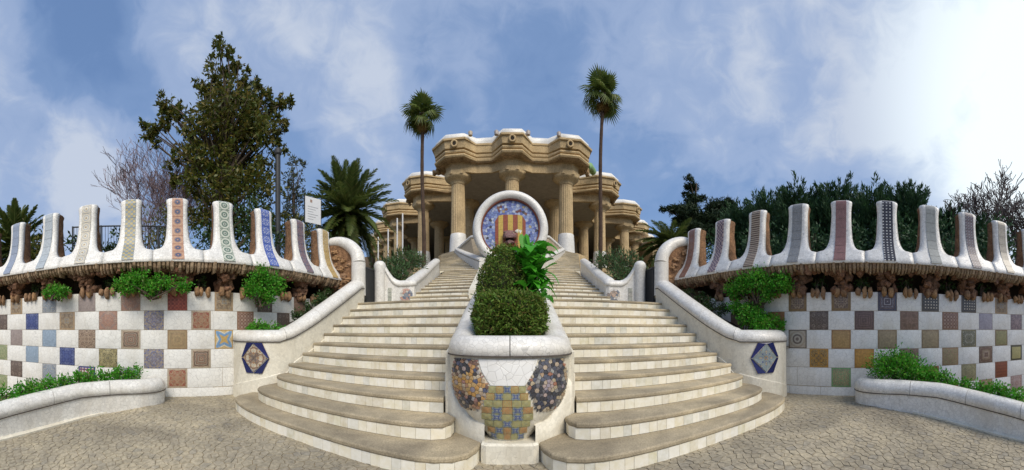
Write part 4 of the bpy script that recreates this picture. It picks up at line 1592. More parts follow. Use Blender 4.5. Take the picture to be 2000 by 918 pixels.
def inside(poly, x, y):
    c = False
    for i in range(len(poly)):
        x0, y0 = poly[i]
        x1, y1 = poly[i - 1]
        if (y0 > y) != (y1 > y) and x < (x1 - x0) * (y - y0) / (y1 - y0) + x0:
            c = not c
    return c


def bowl_piece(poly, mat, name, d=.014, uv=None, fine=False):
    k = len(poly)
    ctr = np.mean(np.array(poly), axis=0)
    vs = [bowl(x, z, d) for x, z in poly] + [bowl(x, z, -.004) for x, z in poly] + [bowl(*ctr, d + .001)]
    fs = [(i, (i + 1) % k, 2 * k) for i in range(k)] + [(i, (i + 1) % k, k + (i + 1) % k, k + i) for i in range(k)]
    u = None
    if uv:
        u = [uv(x, z) for x, z in poly] * 2 + [uv(*ctr)]
    return obj(name, vs, fs, mat, plant, False, u)


LOBE_L = [(-.56, .965), (-.289, .965), (-.283, .873), (-.187, .728), (-.215, .613), (-.29, .474), (-.40, .455), (-.545, .445), (-.60, .629), (-.595, .867)]
LOBE_R = [(.54, .965), (.268, .965), (.218, .858), (.135, .728), (.20, .60), (.235, .47), (.40, .45), (.523, .46), (.58, .60), (.585, .82)]
LP = m_pieces('mosaic_shard_warm', [(.42, .24, .15), (.05, .05, .07), (.36, .20, .17), (.46, .35, .24), (.10, .11, .18), (.40, .33, .27), (.07, .06, .06), (.48, .28, .11), (.34, .31, .30), (.54, .45, .33), (.20, .12, .09)], .5, True, 45, .22)
RP = m_pieces('mosaic_shard_cool', [(.38, .31, .21), (.05, .055, .07), (.32, .27, .21), (.09, .10, .14), (.42, .35, .24), (.26, .25, .24), (.06, .06, .065), (.36, .26, .17), (.30, .30, .29), (.46, .39, .29), (.32, .15, .10)], .5, True, 45, .22)
FLW = m_pieces('flower_petal', [(.055, .06, .09), (.09, .095, .125), (.05, .05, .06), (.13, .125, .14)], .4, True, 45, .15)
FLWO = m_pieces('flower_petal_orange', [(.50, .28, .09), (.48, .32, .14), (.54, .36, .16)], .4, True, 45, .15)
FLC = m_pieces('flower_heart', [(.38, .30, .28), (.30, .26, .30), (.42, .34, .26)], .4, True, 45, .1)


def lobe(poly, mat, flowers, n):
    xs_, zs_ = [p[0] for p in poly], [p[1] for p in poly]
    pts = []
    for fx, fz, fr, petal in flowers:
        pts.append((fx, fz, FLC))
        for k in range(7):
            a = k * 2 * PI / 7 + fx * 9
            pts.append((fx + fr * math.cos(a), fz + fr * math.sin(a), petal))
    tries = 0
    while len(pts) < n and tries < 9000:
        tries += 1
        x, z = random.uniform(min(xs_), max(xs_)), random.uniform(min(zs_), max(zs_))
        if not inside(poly, x, z):
            continue
        if min((x - p[0]) ** 2 + (z - p[1]) ** 2 for p in pts) < .030 ** 2:
            continue
        pts.append((x, z, mat))
    bb = [(min(xs_), min(zs_)), (max(xs_), min(zs_)), (max(xs_), max(zs_)), (min(xs_), max(zs_))]
    for p, c in zip(pts, voronoi([(p[0], p[1]) for p in pts], bb, 12)):
        if c is None or not inside(poly, p[0], p[1]):
            continue
        c = [q for q in c]
        # trim to the lobe outline by pulling stray corners towards the seed
        cc = []
        for q in c:
            f = 1.0
            while f > .2 and not inside(poly, p[0] + (q[0] - p[0]) * f, p[1] + (q[1] - p[1]) * f):
                f -= .15
            cc.append((p[0] + (q[0] - p[0]) * f, p[1] + (q[1] - p[1]) * f))
        bowl_piece(shrink(cc, .0028), p[2], 'mosaic_shard')


lobe(LOBE_L, LP, [(-.44, .87, .045, FLW), (-.53, .72, .05, FLWO), (-.35, .68, .05, FLWO), (-.45, .53, .045, FLW), (-.40, .79, .04, FLWO)], 170)
lobe(LOBE_R, RP, [(.33, .89, .045, FLW), (.45, .91, .045, FLW), (.47, .80, .04, FLW), (.25, .68, .045, FLW), (.36, .72, .04, FLC), (.52, .68, .04, FLW), (.40, .55, .048, FLW), (.33, .63, .04, FLW), (.27, .52, .04, FLW)], 170)
# regular tiles in the middle: columns and rows
CTR = [m_tile('bowl_tile_green', 'floral', [(.34, .34, .18), (.40, .38, .22), (.26, .30, .16), (.42, .33, .14)], None, 91, 3.2),
       m_tile('bowl_tile_orange', 'floral', [(.40, .36, .18), (.48, .23, .05), (.42, .18, .06), (.36, .36, .2)], None, 92, 2.8),
       m_tile('bowl_tile_blue', 'star', [(.34, .36, .34), (.09, .12, .26), (.10, .13, .27), (.30, .34, .30), (.12, .15, .26), (.38, .38, .20), (.40, .38, .2)], None, 93, 3.4),
       m_tile('bowl_tile_red', 'floral', [(.36, .34, .18), (.42, .16, .07), (.16, .16, .22), (.46, .20, .08)], None, 94, 3.2)]
PAT = ['gobog', 'obgbo', 'ggogg', 'rbrbr', 'gbgbg', 'ggbgg', 'rbrbr', 'bgrgb']
KEY = {'g': 0, 'o': 1, 'b': 2, 'r': 3}
for r in range(8):
    zt_, zb_ = .728 - r * .0655, .728 - (r + 1) * .0655
    half = float(np.interp((zt_ + zb_) / 2, [.20, .33, .46, .60, .72], [.145, .20, .255, .205, .165]))
    sh_ = -.025
    for c_ in range(5):
        x0, x1 = sh_ - half + 2 * half * c_ / 5, sh_ - half + 2 * half * (c_ + 1) / 5
        q = [(x0 + .002, zb_ + .002), (x1 - .002, zb_ + .002), (x1 - .002, zt_ - .002), (x0 + .002, zt_ - .002)]
        bowl_piece(q, CTR[KEY[PAT[r][c_]]], 'tile', .013, lambda x, z: ((x - x0) / (x1 - x0), (z - zb_) / (zt_ - zb_)))
# white glazed field at the top and pale panels low on both sides
g = Geo()
fld = []
for z in np.linspace(.732, .968, 7):
    h = float(np.interp(z, [.73, .865, .968], [.158, .245, .278]))
    fld.append([bowl(h * q - .02, z, .008) for q in np.linspace(-1, 1, 9)])
g.loft(fld, closed=False, cap=False)
g.build('white_field', PANEL, plant, True)

# ------------------------------------------------------------------ foliage tools


def leaf_mesh(name, c, d, ln, wd, mat, parent=None, world=True, kind=None, nrm=None):
    """N diamond leaves: centres c (N,3), directions d (N,3), lengths ln, widths wd"""
    n = len(c)
    c, d = np.asarray(c, float), np.asarray(d, float)
    d = d / np.maximum(1e-9, np.linalg.norm(d, axis=1, keepdims=True))
    r = RNG.normal(size=(n, 3))
    s = np.cross(d, r)
    s /= np.maximum(1e-9, np.linalg.norm(s, axis=1, keepdims=True))
    u = np.cross(s, d)
    ln = np.broadcast_to(np.asarray(ln, float), (n,))[:, None]
    wd = np.broadcast_to(np.asarray(wd, float), (n,))[:, None]
    v = np.stack([c - d * ln * .5, c + s * wd * .5 + u * wd * .12, c + d * ln * .5, c - s * wd * .5 + u * wd * .12], 1).reshape(-1, 3)
    me = bpy.data.meshes.new(name)
    me.vertices.add(4 * n)
    me.vertices.foreach_set('co', v.astype(np.float32).ravel())
    me.loops.add(4 * n)
    me.loops.foreach_set('vertex_index', np.arange(4 * n, dtype=np.int32))
    me.polygons.add(n)
    me.polygons.foreach_set('loop_start', np.arange(0, 4 * n, 4, dtype=np.int32))
    me.polygons.foreach_set('loop_total', np.full(n, 4, np.int32))
    me.materials.append(mat)
    me.update(calc_edges=True)
    o = link(name, me, parent, world)
    if kind:
        o['kind'] = kind
    return o


def ball(n):
    p = RNG.normal(size=(n, 3))
    p /= np.linalg.norm(p, axis=1, keepdims=True)
    return p * (RNG.random((n, 1)) ** (1 / 2.2))


def clumps(blobs, per, fill=.6, squash=(1, 1, 1), sub=.33):
    """leaf places inside blobs [(x,y,z,r)], gathered into small sprigs"""
    cs, ds = [], []
    for x, y, z, r in blobs:
        n = max(60, int(per * r * r))
        k = max(9, n // 14)
        heads = ball(k) * r * np.array(squash) * .92
        idx = RNG.integers(0, k, n)
        off = RNG.normal(size=(n, 3)) * r * sub * .5
        p = heads[idx] + off
        cs.append(p + np.array((x, y, z)))
        ds.append(p / max(r, .01) * .8 + RNG.normal(size=(n, 3)) * .7 + off / (r * sub + .01) * .5)
    return np.concatenate(cs), np.concatenate(ds)


def limb(g, a, b, r0, r1, bend=.1, n=5, sides=6):
    a, b = Vector(a), Vector(b)
    L = (b - a).length
    o = Vector((random.uniform(-1, 1), random.uniform(-1, 1), random.uniform(-.5, 1))) * L * bend
    pts = [a.lerp(b, i / n) + o * math.sin(PI * i / n) for i in range(n + 1)]
    g.tube(pts, [r0 + (r1 - r0) * i / n for i in range(n + 1)], sides)
    return pts


# ------------------------------------------------------------------ clipped hedge and big-leaved plant in the central planter
hedge = thing('clipped_hedge', 'dark clipped hedge filling the front of the central planter', 'hedge', (0, 4.0, 1.1))


def shell(n, cx, cy, cz, rx, ry, rz, p=3.2, low=-.9):
    q = RNG.normal(size=(n * 2, 3))
    q /= (np.abs(q) ** p).sum(1, keepdims=True) ** (1 / p)
    q = q[(q[:, 2] > low)][:n]
    k = 1 - .16 * RNG.random((len(q), 1)) ** 2 + .055 * np.sin(q[:, :1] * 9 + q[:, 1:2] * 7) * np.cos(q[:, 2:] * 8) + .04 * np.sin(q[:, :1] * 23 + 2) * np.sin(q[:, 2:] * 19 + q[:, 1:2] * 11) + .10 * (RNG.random((len(q), 1)) > .965)
    return q * k * np.array((rx, ry, rz)) + np.array((cx, cy, cz)), q


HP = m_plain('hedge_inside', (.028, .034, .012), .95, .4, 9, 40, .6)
for nm, a in (('low_block', (0, 3.98, 1.40, .43, .48, .30)), ('tall_block', (-.05, 5.0, 1.72, .46, .56, .80))):
    c, d = shell(15000, *a, p=3.2 if nm == 'low_block' else 2.15)
    leaf_mesh(nm, c, d * .5 + RNG.normal(size=c.shape) * .6, RNG.uniform(.03, .075, len(c)), RNG.uniform(.010, .022, len(c)), LEAFHEDGE, hedge)
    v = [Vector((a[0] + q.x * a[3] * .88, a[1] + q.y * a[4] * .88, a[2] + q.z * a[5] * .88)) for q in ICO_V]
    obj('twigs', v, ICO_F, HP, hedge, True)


def big_leaf(parent, base, az, ln, wd, rise, droop, mat, lob=True, name='leaf'):
    """a broad arching leaf with a wavy lobed edge and a folded midrib"""
    n = 12
    d = Vector((math.sin(az), math.cos(az), 0))
    s = Vector((d.y, -d.x, 0))
    vs, fs = [], []
    for i in range(n + 1):
        t = i / n
        c = Vector(base) + d * (ln * t * math.cos(rise) * (1 - .15 * t)) + Vector((0, 0, ln * (t * math.sin(rise) - droop * t * t)))
        w = wd * (math.sin(PI * min(1, t * .97 + .03)) ** .7) * (1 + (.28 * (i % 2) - .1 if lob else 0))
        vs += [c - s * w * .5 + Vector((0, 0, w * .18)), c, c + s * w * .5 + Vector((0, 0, w * .18))]
    for i in range(n):
        for j in range(2):
            fs.append((i * 3 + j, i * 3 + j + 1, i * 3 + j + 4, i * 3 + j + 3))
    return obj(name, vs, fs, mat, parent, True)


ac = thing('broad_leaf_plant', 'tall bright green broad-leaved plant behind the right part of the clipped hedge', 'plant', (.28, 4.9, 1.6))
for k in range(150):
    az = random.uniform(0, 2 * PI)
    z = random.uniform(1.6, 2.42)
    big_leaf(ac, (.31 + random.uniform(-.12, .14), 4.66 + random.uniform(-.12, .1), z), az, random.uniform(.22, .38), random.uniform(.11, .18), random.uniform(.3, 1.2), random.uniform(.2, .8), LEAFACANTHUS)
for k in range(3):
    big_leaf(ac, (.18 + .05 * k, 4.68, 2.42), random.uniform(-1, 1), .24, .09, 1.35, .1, LEAFACANTHUS)
for k, (x, z) in enumerate(((.50, 2.0), (.54, 1.86), (.47, 2.4), (.58, 2.05))):
    big_leaf(ac, (x - .1, 4.6, z), 1.4 + .2 * k, .28, .10, .2, .9, LEAFACANTHUS)
big_leaf(ac, (.32, 4.6, 2.46), 1.45, .30, .07, .15, .1, LEAFDEAD, False, 'yellow_leaf')
flw = Geo()
for k in range(9):
    a = k * .7
    flw.add([(.12 + .025 * math.cos(a), 4.6 + .02 * math.sin(a), 2.60 + .008 * (k % 3)), (.12 + .05 * math.cos(a), 4.6 + .045 * math.sin(a), 2.64), (.12 + .02 * math.cos(a + .6), 4.6 + .02 * math.sin(a + .6), 2.66)], [(0, 1, 2)])
flw.build('flower', m_plain('petal_white', (.8, .8, .74), .5, .05), ac)
st_ = Geo()
for k in range(6):
    limb(st_, (.27 + random.uniform(-.08, .08), 4.8, 1.45), (.27 + random.uniform(-.2, .2), 4.75, random.uniform(2.1, 2.6)), .018, .009)
st_.build('stem', LEAFACANTHUS, ac, True)
# ------------------------------------------------------------------ round fountain medallion
MX, MY, MZ = .02, 14.2, 5.62
med = thing('round_medallion', 'round white-rimmed medallion of blue mosaic with a striped shield and serpent head', 'medallion', (MX, MY, 3.8))


def yrev(prof, n=64, m=0):
    """profile (radius, y) turned about the medallion axis"""
    return [[(MX + r * math.cos(2 * PI * k / n), MY + y, MZ + r * math.sin(2 * PI * k / n)) for k in range(n)] for r, y in prof]


g = Geo()
g.loft(yrev([(1.27, .03), (1.27, -.10), (1.31, -.20), (1.42, -.26), (1.54, -.24), (1.62, -.14), (1.655, 0), (1.65, .35), (1.5, .5)]), closed=True)
g.build('rim', WHITE, med, True)
g = Geo()
g.loft(yrev([(1.225, -.02), (1.225, -.13), (1.275, -.14), (1.275, -.02)]), closed=True, cap=False)
g.build('red_band', m_plain('red_band', (.21, .07, .045), .6, .2), med, True)
g = Geo()
g.loft(yrev([(1.25, .0), (.6, -.012), (.02, -.015)]), closed=True)
g.build('bed', m_plain('mosaic_bed', (.30, .30, .34), .9, .2), med)
BLUES = m_pieces('blue_mosaic', [(.15, .20, .46), (.22, .29, .54), (.10, .14, .38), (.34, .40, .58), (.18, .24, .50), (.27, .33, .54), (.09, .12, .36), (.44, .49, .60), (.20, .27, .52), (.14, .20, .44)], .55, True, 30, .14)
ODD = m_pieces('odd_mosaic', [(.16, .06, .06), (.06, .06, .08), (.40, .33, .20), (.20, .10, .07), (.30, .24, .16)], .35, True, 30, .15)
BAR = [m_plain('shield_red', (.27, .075, .04), .4, .25, 12), m_plain('shield_yellow', (.52, .37, .085), .4, .2, 14)]
SHW, SHT, SHB = .665, .60, -.95


def in_shield(x, z):
    if abs(x) > SHW or z > SHT or z < SHB:
        return False
    return not (abs(x) > .42 and z > .32 and (abs(x) - .42) ** 2 + (z - .32) ** 2 * .8 > .245 ** 2)


pts, tries = [], 0
while len(pts) < 300 and tries < 20000:
    tries += 1
    r, a = 1.2 * math.sqrt(random.random()), random.uniform(0, 2 * PI)
    x, z = r * math.cos(a), r * math.sin(a)
    if in_shield(x * .96, z * .96 - .01):
        continue
    if any((x - p[0]) ** 2 + (z - p[1]) ** 2 < .092 ** 2 for p in pts):
        continue
    pts.append((x, z))
disc = [(1.222 * math.cos(k * PI / 24), 1.222 * math.sin(k * PI / 24)) for k in range(48)]


def med_piece(c, mat, nm, y0, th=.022):
    k = len(c)
    vs = [(MX + x, MY + y0, MZ + z) for x, z in c] + [(MX + x, MY + y0 + th, MZ + z) for x, z in c]
    tilt = random.uniform(-.004, .004)
    vs[0] = (vs[0][0], vs[0][1] + tilt, vs[0][2])
    return obj(nm, vs, [tuple(range(k))] + [(i, (i + 1) % k, k + (i + 1) % k, k + i) for i in range(k)], mat, med)


for i, (p, c) in enumerate(zip(pts, voronoi(pts, disc, 200))):
    if c:
        med_piece(shrink(c, .006), ODD if i % 11 == 5 else BLUES, 'mosaic_tile', -.035)
# shield of seven bars, each laid in pieces
nb = 7
wds = [.75, 1.1, 1.05, 1.2, 1.05, 1.1, .75]
xs_ = [-SHW]
for w in wds:
    xs_.append(xs_[-1] + w * 2 * SHW / sum(wds))
for b in range(nb):
    x0, x1 = xs_[b] + .004, xs_[b + 1] - .004
    xm = max(abs(x0), abs(x1))
    top = SHT - (0 if xm < .43 else ((xm - .42) / .245) ** 2 * .24 if xm < .6 else .27)
    ti = SHT - (0 if min(abs(x0), abs(x1)) < .43 else .06)
    nseg = 5
    for q in range(nseg):
        za, zb = SHB + (top - SHB) * q / nseg, SHB + (top - SHB) * (q + 1) / nseg - .006
        c = [(x0, za), (x1, za), (x1, zb), (x0, zb)]
        if q == nseg - 1:
            c = [(x0, za), (x1, za), (x1, top if x1 > 0 else ti), (x0, top if x0 < 0 else ti)]
        med_piece(c, BAR[b % 2], 'shield_bar', -.062, .045)
# serpent head
HEADM = m_plain('serpent_scales', (.20, .11, .105), .5, .5, 12, 40, .8, .02, c2=(.06, .035, .05), fine=.3)
g = Geo()
secs = [(.0, .02, .30, .26, 0), (-.12, .03, .31, .29, 0), (-.24, .02, .29, .27, 0), (-.36, -.02, .25, .20, 0), (-.46, -.05, .20, .14, 0), (-.52, -.07, .15, .09, 0)]
rings = []
for y, dz, rx, rz, _ in secs:
    rings.append([(MX - .03 + rx * (abs(math.cos(a)) ** .75) * (1 if math.cos(a) > 0 else -1), MY + y - .05, MZ - .43 + dz + rz * (abs(math.sin(a)) ** .8) * (1 if math.sin(a) > 0 else -1) * (1 if math.sin(a) > 0 else .35)) for a in [2 * PI * k / 18 for k in range(18)]])
g.loft(rings, closed=True)
hd = g.build('serpent_head', HEADM, med, True)
g = Geo()
rings = [[(MX - .03 + rx * math.cos(a), MY + y - .05, MZ - .62 + .075 * math.sin(a) + dz) for a in [2 * PI * k / 14 for k in range(14)]] for y, rx, dz in ((0, .24, 0), (-.2, .22, -.02), (-.38, .15, -.05), (-.44, .08, -.06))]
g.loft(rings, closed=True)
g.build('lower_jaw', HEADM, hd, True)
g = Geo().box((MX - .20, MY - .40, MZ - .57), (MX + .14, MY - .05, MZ - .50))
g.build('mouth', m_plain('mouth_dark', (.012, .008, .008), .7, .1), hd)
for sx in (-1, 1):
    obj('eye', rock_verts((MX - .03 + sx * .15, MY - .38, MZ - .29), (.045, .04, .045), 0), ICO_F, m_plain('eye_glaze', (.30, .26, .14), .2, .1) if sx < 0 else MATS['eye_glaze'], hd, True)
    obj('brow', rock_verts((MX - .03 + sx * .19, MY - .30, MZ - .23), (.085, .09, .05), .1), ICO_F, HEADM, hd, True)
g = Geo().box((MX - 1.05, MY - .05, 3.2), (MX + 1.05, MY + .6, 4.25))
g.build('plinth', CREAM, med)

# rock-work wall between the two upper flights (mostly hidden by the hedge)
fw = thing('fountain_wall', 'low pale wall between the two upper flights below the medallion', 'wall', (0, 7.4, 1.85))
for side in (-1, 1):
    g = Geo()
    g.loft([[(side * x, y, z - .7), (side * x, y, z), (side * (x - .28), y, z), (side * (x - .28), y, z - .7)] for x, y, z in ((.92, 7.2, 2.12), (1.02, 9, 2.6), (1.15, 11.4, 3.25), (1.28, 13.6, 3.85))], closed=True)
    g.build('side_wall', CREAM, fw)
    # sloping white wall from the medallion up to the columns
    dw = thing('sloping_wall', 'thick white sloping wall rising from the medallion to the column on the %s' % ('left' if side < 0 else 'right'), 'wall', (side * 1.4, 13.9, 3.6))
    c = Curve2([(side * 1.28, 13.75), (side * 1.9, 15.6), (side * 2.9, 18.8), (side * 3.75, 21.9), (side * 3.95, 23.6)])
    rr = []
    for i in range(21):
        s = c.L * i / 20
        p, t = c.at(s), c.tan(s)
        nv = np.array([-t[1], t[0]]) * side
        z = float(np.interp(p[1], [13.75, 21.9, 23.6], [4.10, 6.62, 6.95]))
        a, b_ = p - nv * .02, p + nv * .42
        rr.append([(*a, z - 1.1), (*a, z), (*b_, z + .10), (*b_, z - 1.1)])
    g = Geo()
    g.loft(rr, closed=True)
    g.build('wall_body', WHITE_CAP, dw)
    g = Geo()
    g.loft([[(q[0], q[1], q[2]) for q in ring] for ring in cap_rings(c, lambda s, p: float(np.interp(p[1], [13.75, 21.9, 23.6], [4.14, 6.66, 7.0])), 1, .46, .14, .3, .20 * side)], closed=True)
    g.build('coping', WHITE_CAP, dw, True)
    bank = Geo()
    bank.loft([[(side * 1.5, 14.5, 4.0), (side * .9, 14.6, 4.3), (0, 14.9, 4.5)], [(side * 3.6, 21.9, 6.62), (side * 2.3, 19.2, 6.62), (0, 18.6, 6.6)]], closed=False, cap=False)
    b = bank.build('earth_bank', EARTH)
    props(b, 'bare tan earth bank beside the medallion on the %s' % ('left' if side < 0 else 'right'), 'earth bank', None, 'structure')
    g = Geo()
    g.tube([(side * 3.65, 22.0, 6.68), (side * 2.3, 19.2, 6.72), (side * .8, 18.7, 6.72)], .085, 8)
    g.build('upper_kerb', WHITE_CAP, dw, True)

# ------------------------------------------------------------------ hypostyle hall
HX = .17
hall = thing('columned_hall', 'sandstone hall of thick fluted columns under a deep scalloped cornice at the top', 'hall', (HX, 25, 6.95))
CB, CTOP = 6.93, 12.66
front = [(0.0, 25.0), (4.22, 25.3), (8.4, 30.3), (12.85, 35.6), (16.4, 41.1), (20, 46.5)]


def column(x, y, skirt=True, zb=CB, r=.56):
    n = 40
    rings = []
    for z, k in ((zb, 1.10), (zb + 1.72, 1.04), (zb + 1.75, 1.03), (zb + 3, 1.0), (zb + 4.6, .955), (CTOP - .25, .93), (CTOP, .93)):
        rings.append([(x + r * k * (1 if q % 2 else .945) * math.cos(2 * PI * q / n), y + r * k * (1 if q % 2 else .945) * math.sin(2 * PI * q / n), z) for q in range(n)])
    g = Geo()
    g.loft(rings, closed=True)
    c = g.build('column', SAND, hall)
    g = Geo()
    g.lathe([(r * .98, CTOP - .14), (r * 1.02, CTOP - .06), (r * 1.0, CTOP), (r * 1.35, CTOP + .12), (r * 1.72, CTOP + .27), (r * 1.86, CTOP + .38), (r * 1.80, CTOP + .40)], (x, y, 0), 28)
    g.build('capital', SAND, c, True)
    g = Geo()
    g.loft([[(x + 1.10 * math.cos(PI / 8 + k * PI / 4), y + 1.10 * math.sin(PI / 8 + k * PI / 4), z) for k in range(8)] for z in (CTOP + .38, CTOP + .66)], closed=True)
    g.build('abacus', SAND, c)
    if skirt:
        g = Geo()
        g.lathe([(r * 1.30, zb - .02), (r * 1.24, zb + .5), (r * 1.16, zb + 1.3), (r * 1.11, zb + 1.68), (r * 1.06, zb + 1.74)], (x, y, 0), 32)
        g.build('skirt', WHITE_CAP, c, True)
    return c


for i, (x, y) in enumerate(front):
    for side in ((-1, 1) if i else (1,)):
        column(HX + side * x, y, True)
for x, y in ((4.1, 30.6), (8.1, 36.0), (12.6, 41.5), (0, 30.6), (4.1, 36.5), (0, 36.5), (8.1, 42), (4.1, 42.2), (16, 47)):
    for side in ((-1, 1) if x else (1,)):
        column(HX + side * x, y, False)


def contour(R):
    """half outline (x >= 0) of the entablature at distance R from the column centres: the front steps back bay by bay"""
    kk, f = 1.05, .40
    pts = []

    def vert(c, a):
        a = math.radians(a)
        pts.append((c[0] + R * kk * math.cos(a), c[1] + R * kk * math.sin(a)))
    vert(front[0], -67.5)
    for i in range(1, len(front)):
        (xa, ya), (xb, yb) = front[i - 1], front[i]
        yl = yb - R * f
        if i == 1:
            pts += [(xa + (xb - xa) * .36, (ya + yb) / 2 - R * f), (xa + (xb - xa) * .64, (ya + yb) / 2 - R * f)]
        else:
            xi = xa + R * f
            pts += [(xi, ya + 1.9), (xi, yl - .5), (xi + .35, yl), (xi + .9, yl)]
        vert((xb, yb), -112.5)
        vert((xb, yb), -67.5)
        vert((xb, yb), -22.5)
        vert((xb, yb), 22.5)
    return pts


def full(R):
    h = contour(R)
    return [(HX - x, y) for x, y in reversed(h)] + [(HX + x, y) for x, y in h]


def entab(name, prof, mat, smooth=False, wob=0.0):
    rings = []
    for R, z in prof:
        rings.append([(x + random.uniform(-wob, wob), y + random.uniform(-wob, wob), z) for x, y in full(R)])
    g = Geo()
    n = len(rings[0])
    # densify so that rough mouldings can wander a little
    g.loft(rings, closed=False, cap=False)
    return g.build(name, mat, hall, smooth)


entab('frieze', [(.55, 13.18), (.92, 13.18), (.94, 13.22), (.95, 13.80), (1.02, 13.84)], SAND)
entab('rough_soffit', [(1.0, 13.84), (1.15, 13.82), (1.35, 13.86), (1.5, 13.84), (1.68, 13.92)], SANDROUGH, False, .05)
entab('cornice', [(1.60, 13.90), (1.74, 13.92), (1.80, 14.02), (1.78, 14.12), (1.58, 14.16), (1.56, 14.22), (1.72, 14.25), (1.76, 14.34), (1.74, 14.42), (1.55, 14.46), (1.55, 14.52), (1.78, 14.56), (1.86, 15.04), (1.98, 15.07), (1.99, 15.20), (1.80, 15.22)], SAND, False)
entab('roof_edge', [(1.82, 15.215), (1.0, 15.24)], SAND)
# undulating white bench
h = full(1.0)
bench = Geo()
rb = []
for R, z in ((1.70, 15.20), (1.74, 15.42), (1.70, 15.62), (1.58, 15.70), (1.42, 15.66), (1.36, 15.22)):
    rb.append([(x, y, z) for x, y in full(R)])
bench.loft(rb, closed=False, cap=False)
bench.build('bench', WHITE, hall, True)
for (x, z, m) in ((-3.05, 15.58, (.30, .34, .30)), (3.4, 15.58, (.40, .16, .10)), (-1.15, 15.54, (.36, .30, .24)), (1.15, 15.54, (.36, .28, .22))):
    g = Geo()
    g.tube([(HX + x, 23.62, z - .2), (HX + x, 23.62, z + .05), (HX + x, 23.65, z + .14)], [.15, .17, .08], 10)
    g.build('bench_medallion', m_pieces('bench_mosaic', [(.40, .34, .26), (.5, .45, .34), (.34, .30, .28)], .4) if 'bench_mosaic' not in MATS else MATS['bench_mosaic'], hall, True)
g = Geo()
g.tube([(HX + 6.3, 26.9, 15.0), (HX + 6.6, 27.3, 15.3), (HX + 7.2, 28.2, 15.3)], [.3, .34, .3], 8)
g.build('bench_medallion', m_plain('green_glaze', (.20, .36, .12), .4, .2), hall, True)
# water spouts: a ring on each bulge, the shade in its hole painted as a dark plug
for i, (x, y) in enumerate(front[:4]):
    for side in ((-1, 1) if i else (1,)):
        a = math.radians(-90 if i < 1 else (-90 if i == 1 else -55))
        dx, dy = math.cos(a), math.sin(a)
        c = Vector((HX + side * x + side * dx * 1.84, y + dy * 1.84, 14.80))
        ax = Vector((side * dx, dy, 0))
        tx = Vector((-ax.y, ax.x, 0))
        g = Geo()
        g.tube([c + ax * .04 + tx * .20 * math.cos(q) + Vector((0, 0, .22 * math.sin(q))) for q in [2 * PI * k / 14 for k in range(15)]], .075, 7)
        sp = g.build('water_spout', SAND, hall, True)
        g = Geo()
        g.tube([c - ax * .1, c + ax * .05], .14, 10)
        g.build('throat', m_plain('throat_shade', (.03, .022, .016), .95, .1) if 'throat_shade' not in MATS else MATS['throat_shade'], sp)
# rough little gargoyles at the lower lip
for side in (-1, 1):
    for x, y, z in ((6.05, 25.4, 13.86), (10.0, 30.6, 13.86), (14.5, 36, 13.86)):
        for k in range(4):
            obj('gargoyle', rock_verts((HX + side * (x + random.uniform(-.2, .12)), y + random.uniform(-.2, .2), z + random.uniform(-.25, .05)), (.16, .16, .2), .35), ICO_F, SANDROUGH, hall, True)


def poly_slab(name, out, z, mat):
    tri = tessellate_polygon([[Vector((x, y, 0)) for x, y in out]])
    vs = [(x, y, z) for x, y in out]
    return obj(name, vs, [tuple(t) for t in tri], mat, hall)


ceil_o = full(.60) + [(HX + 30, 64), (HX - 30, 64)]
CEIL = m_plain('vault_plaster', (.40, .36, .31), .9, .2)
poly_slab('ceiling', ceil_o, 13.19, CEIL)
poly_slab('roof', full(1.3) + [(HX + 31, 66), (HX - 31, 66)], 15.23, SAND)
poly_slab('floor', full(1.5) + [(HX + 30, 64), (HX - 30, 64)], 6.94, EARTH)
g = Geo()
fo = full(1.5)
g.loft([[(x, y, 2.5) for x, y in fo], [(x, y, 6.935) for x, y in fo]], closed=False, cap=False)
g.build('podium', SAND, hall)
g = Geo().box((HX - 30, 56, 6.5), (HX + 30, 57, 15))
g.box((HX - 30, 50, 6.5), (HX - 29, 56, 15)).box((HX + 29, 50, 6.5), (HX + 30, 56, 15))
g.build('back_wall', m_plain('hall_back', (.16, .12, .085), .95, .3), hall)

# ------------------------------------------------------------------ trees


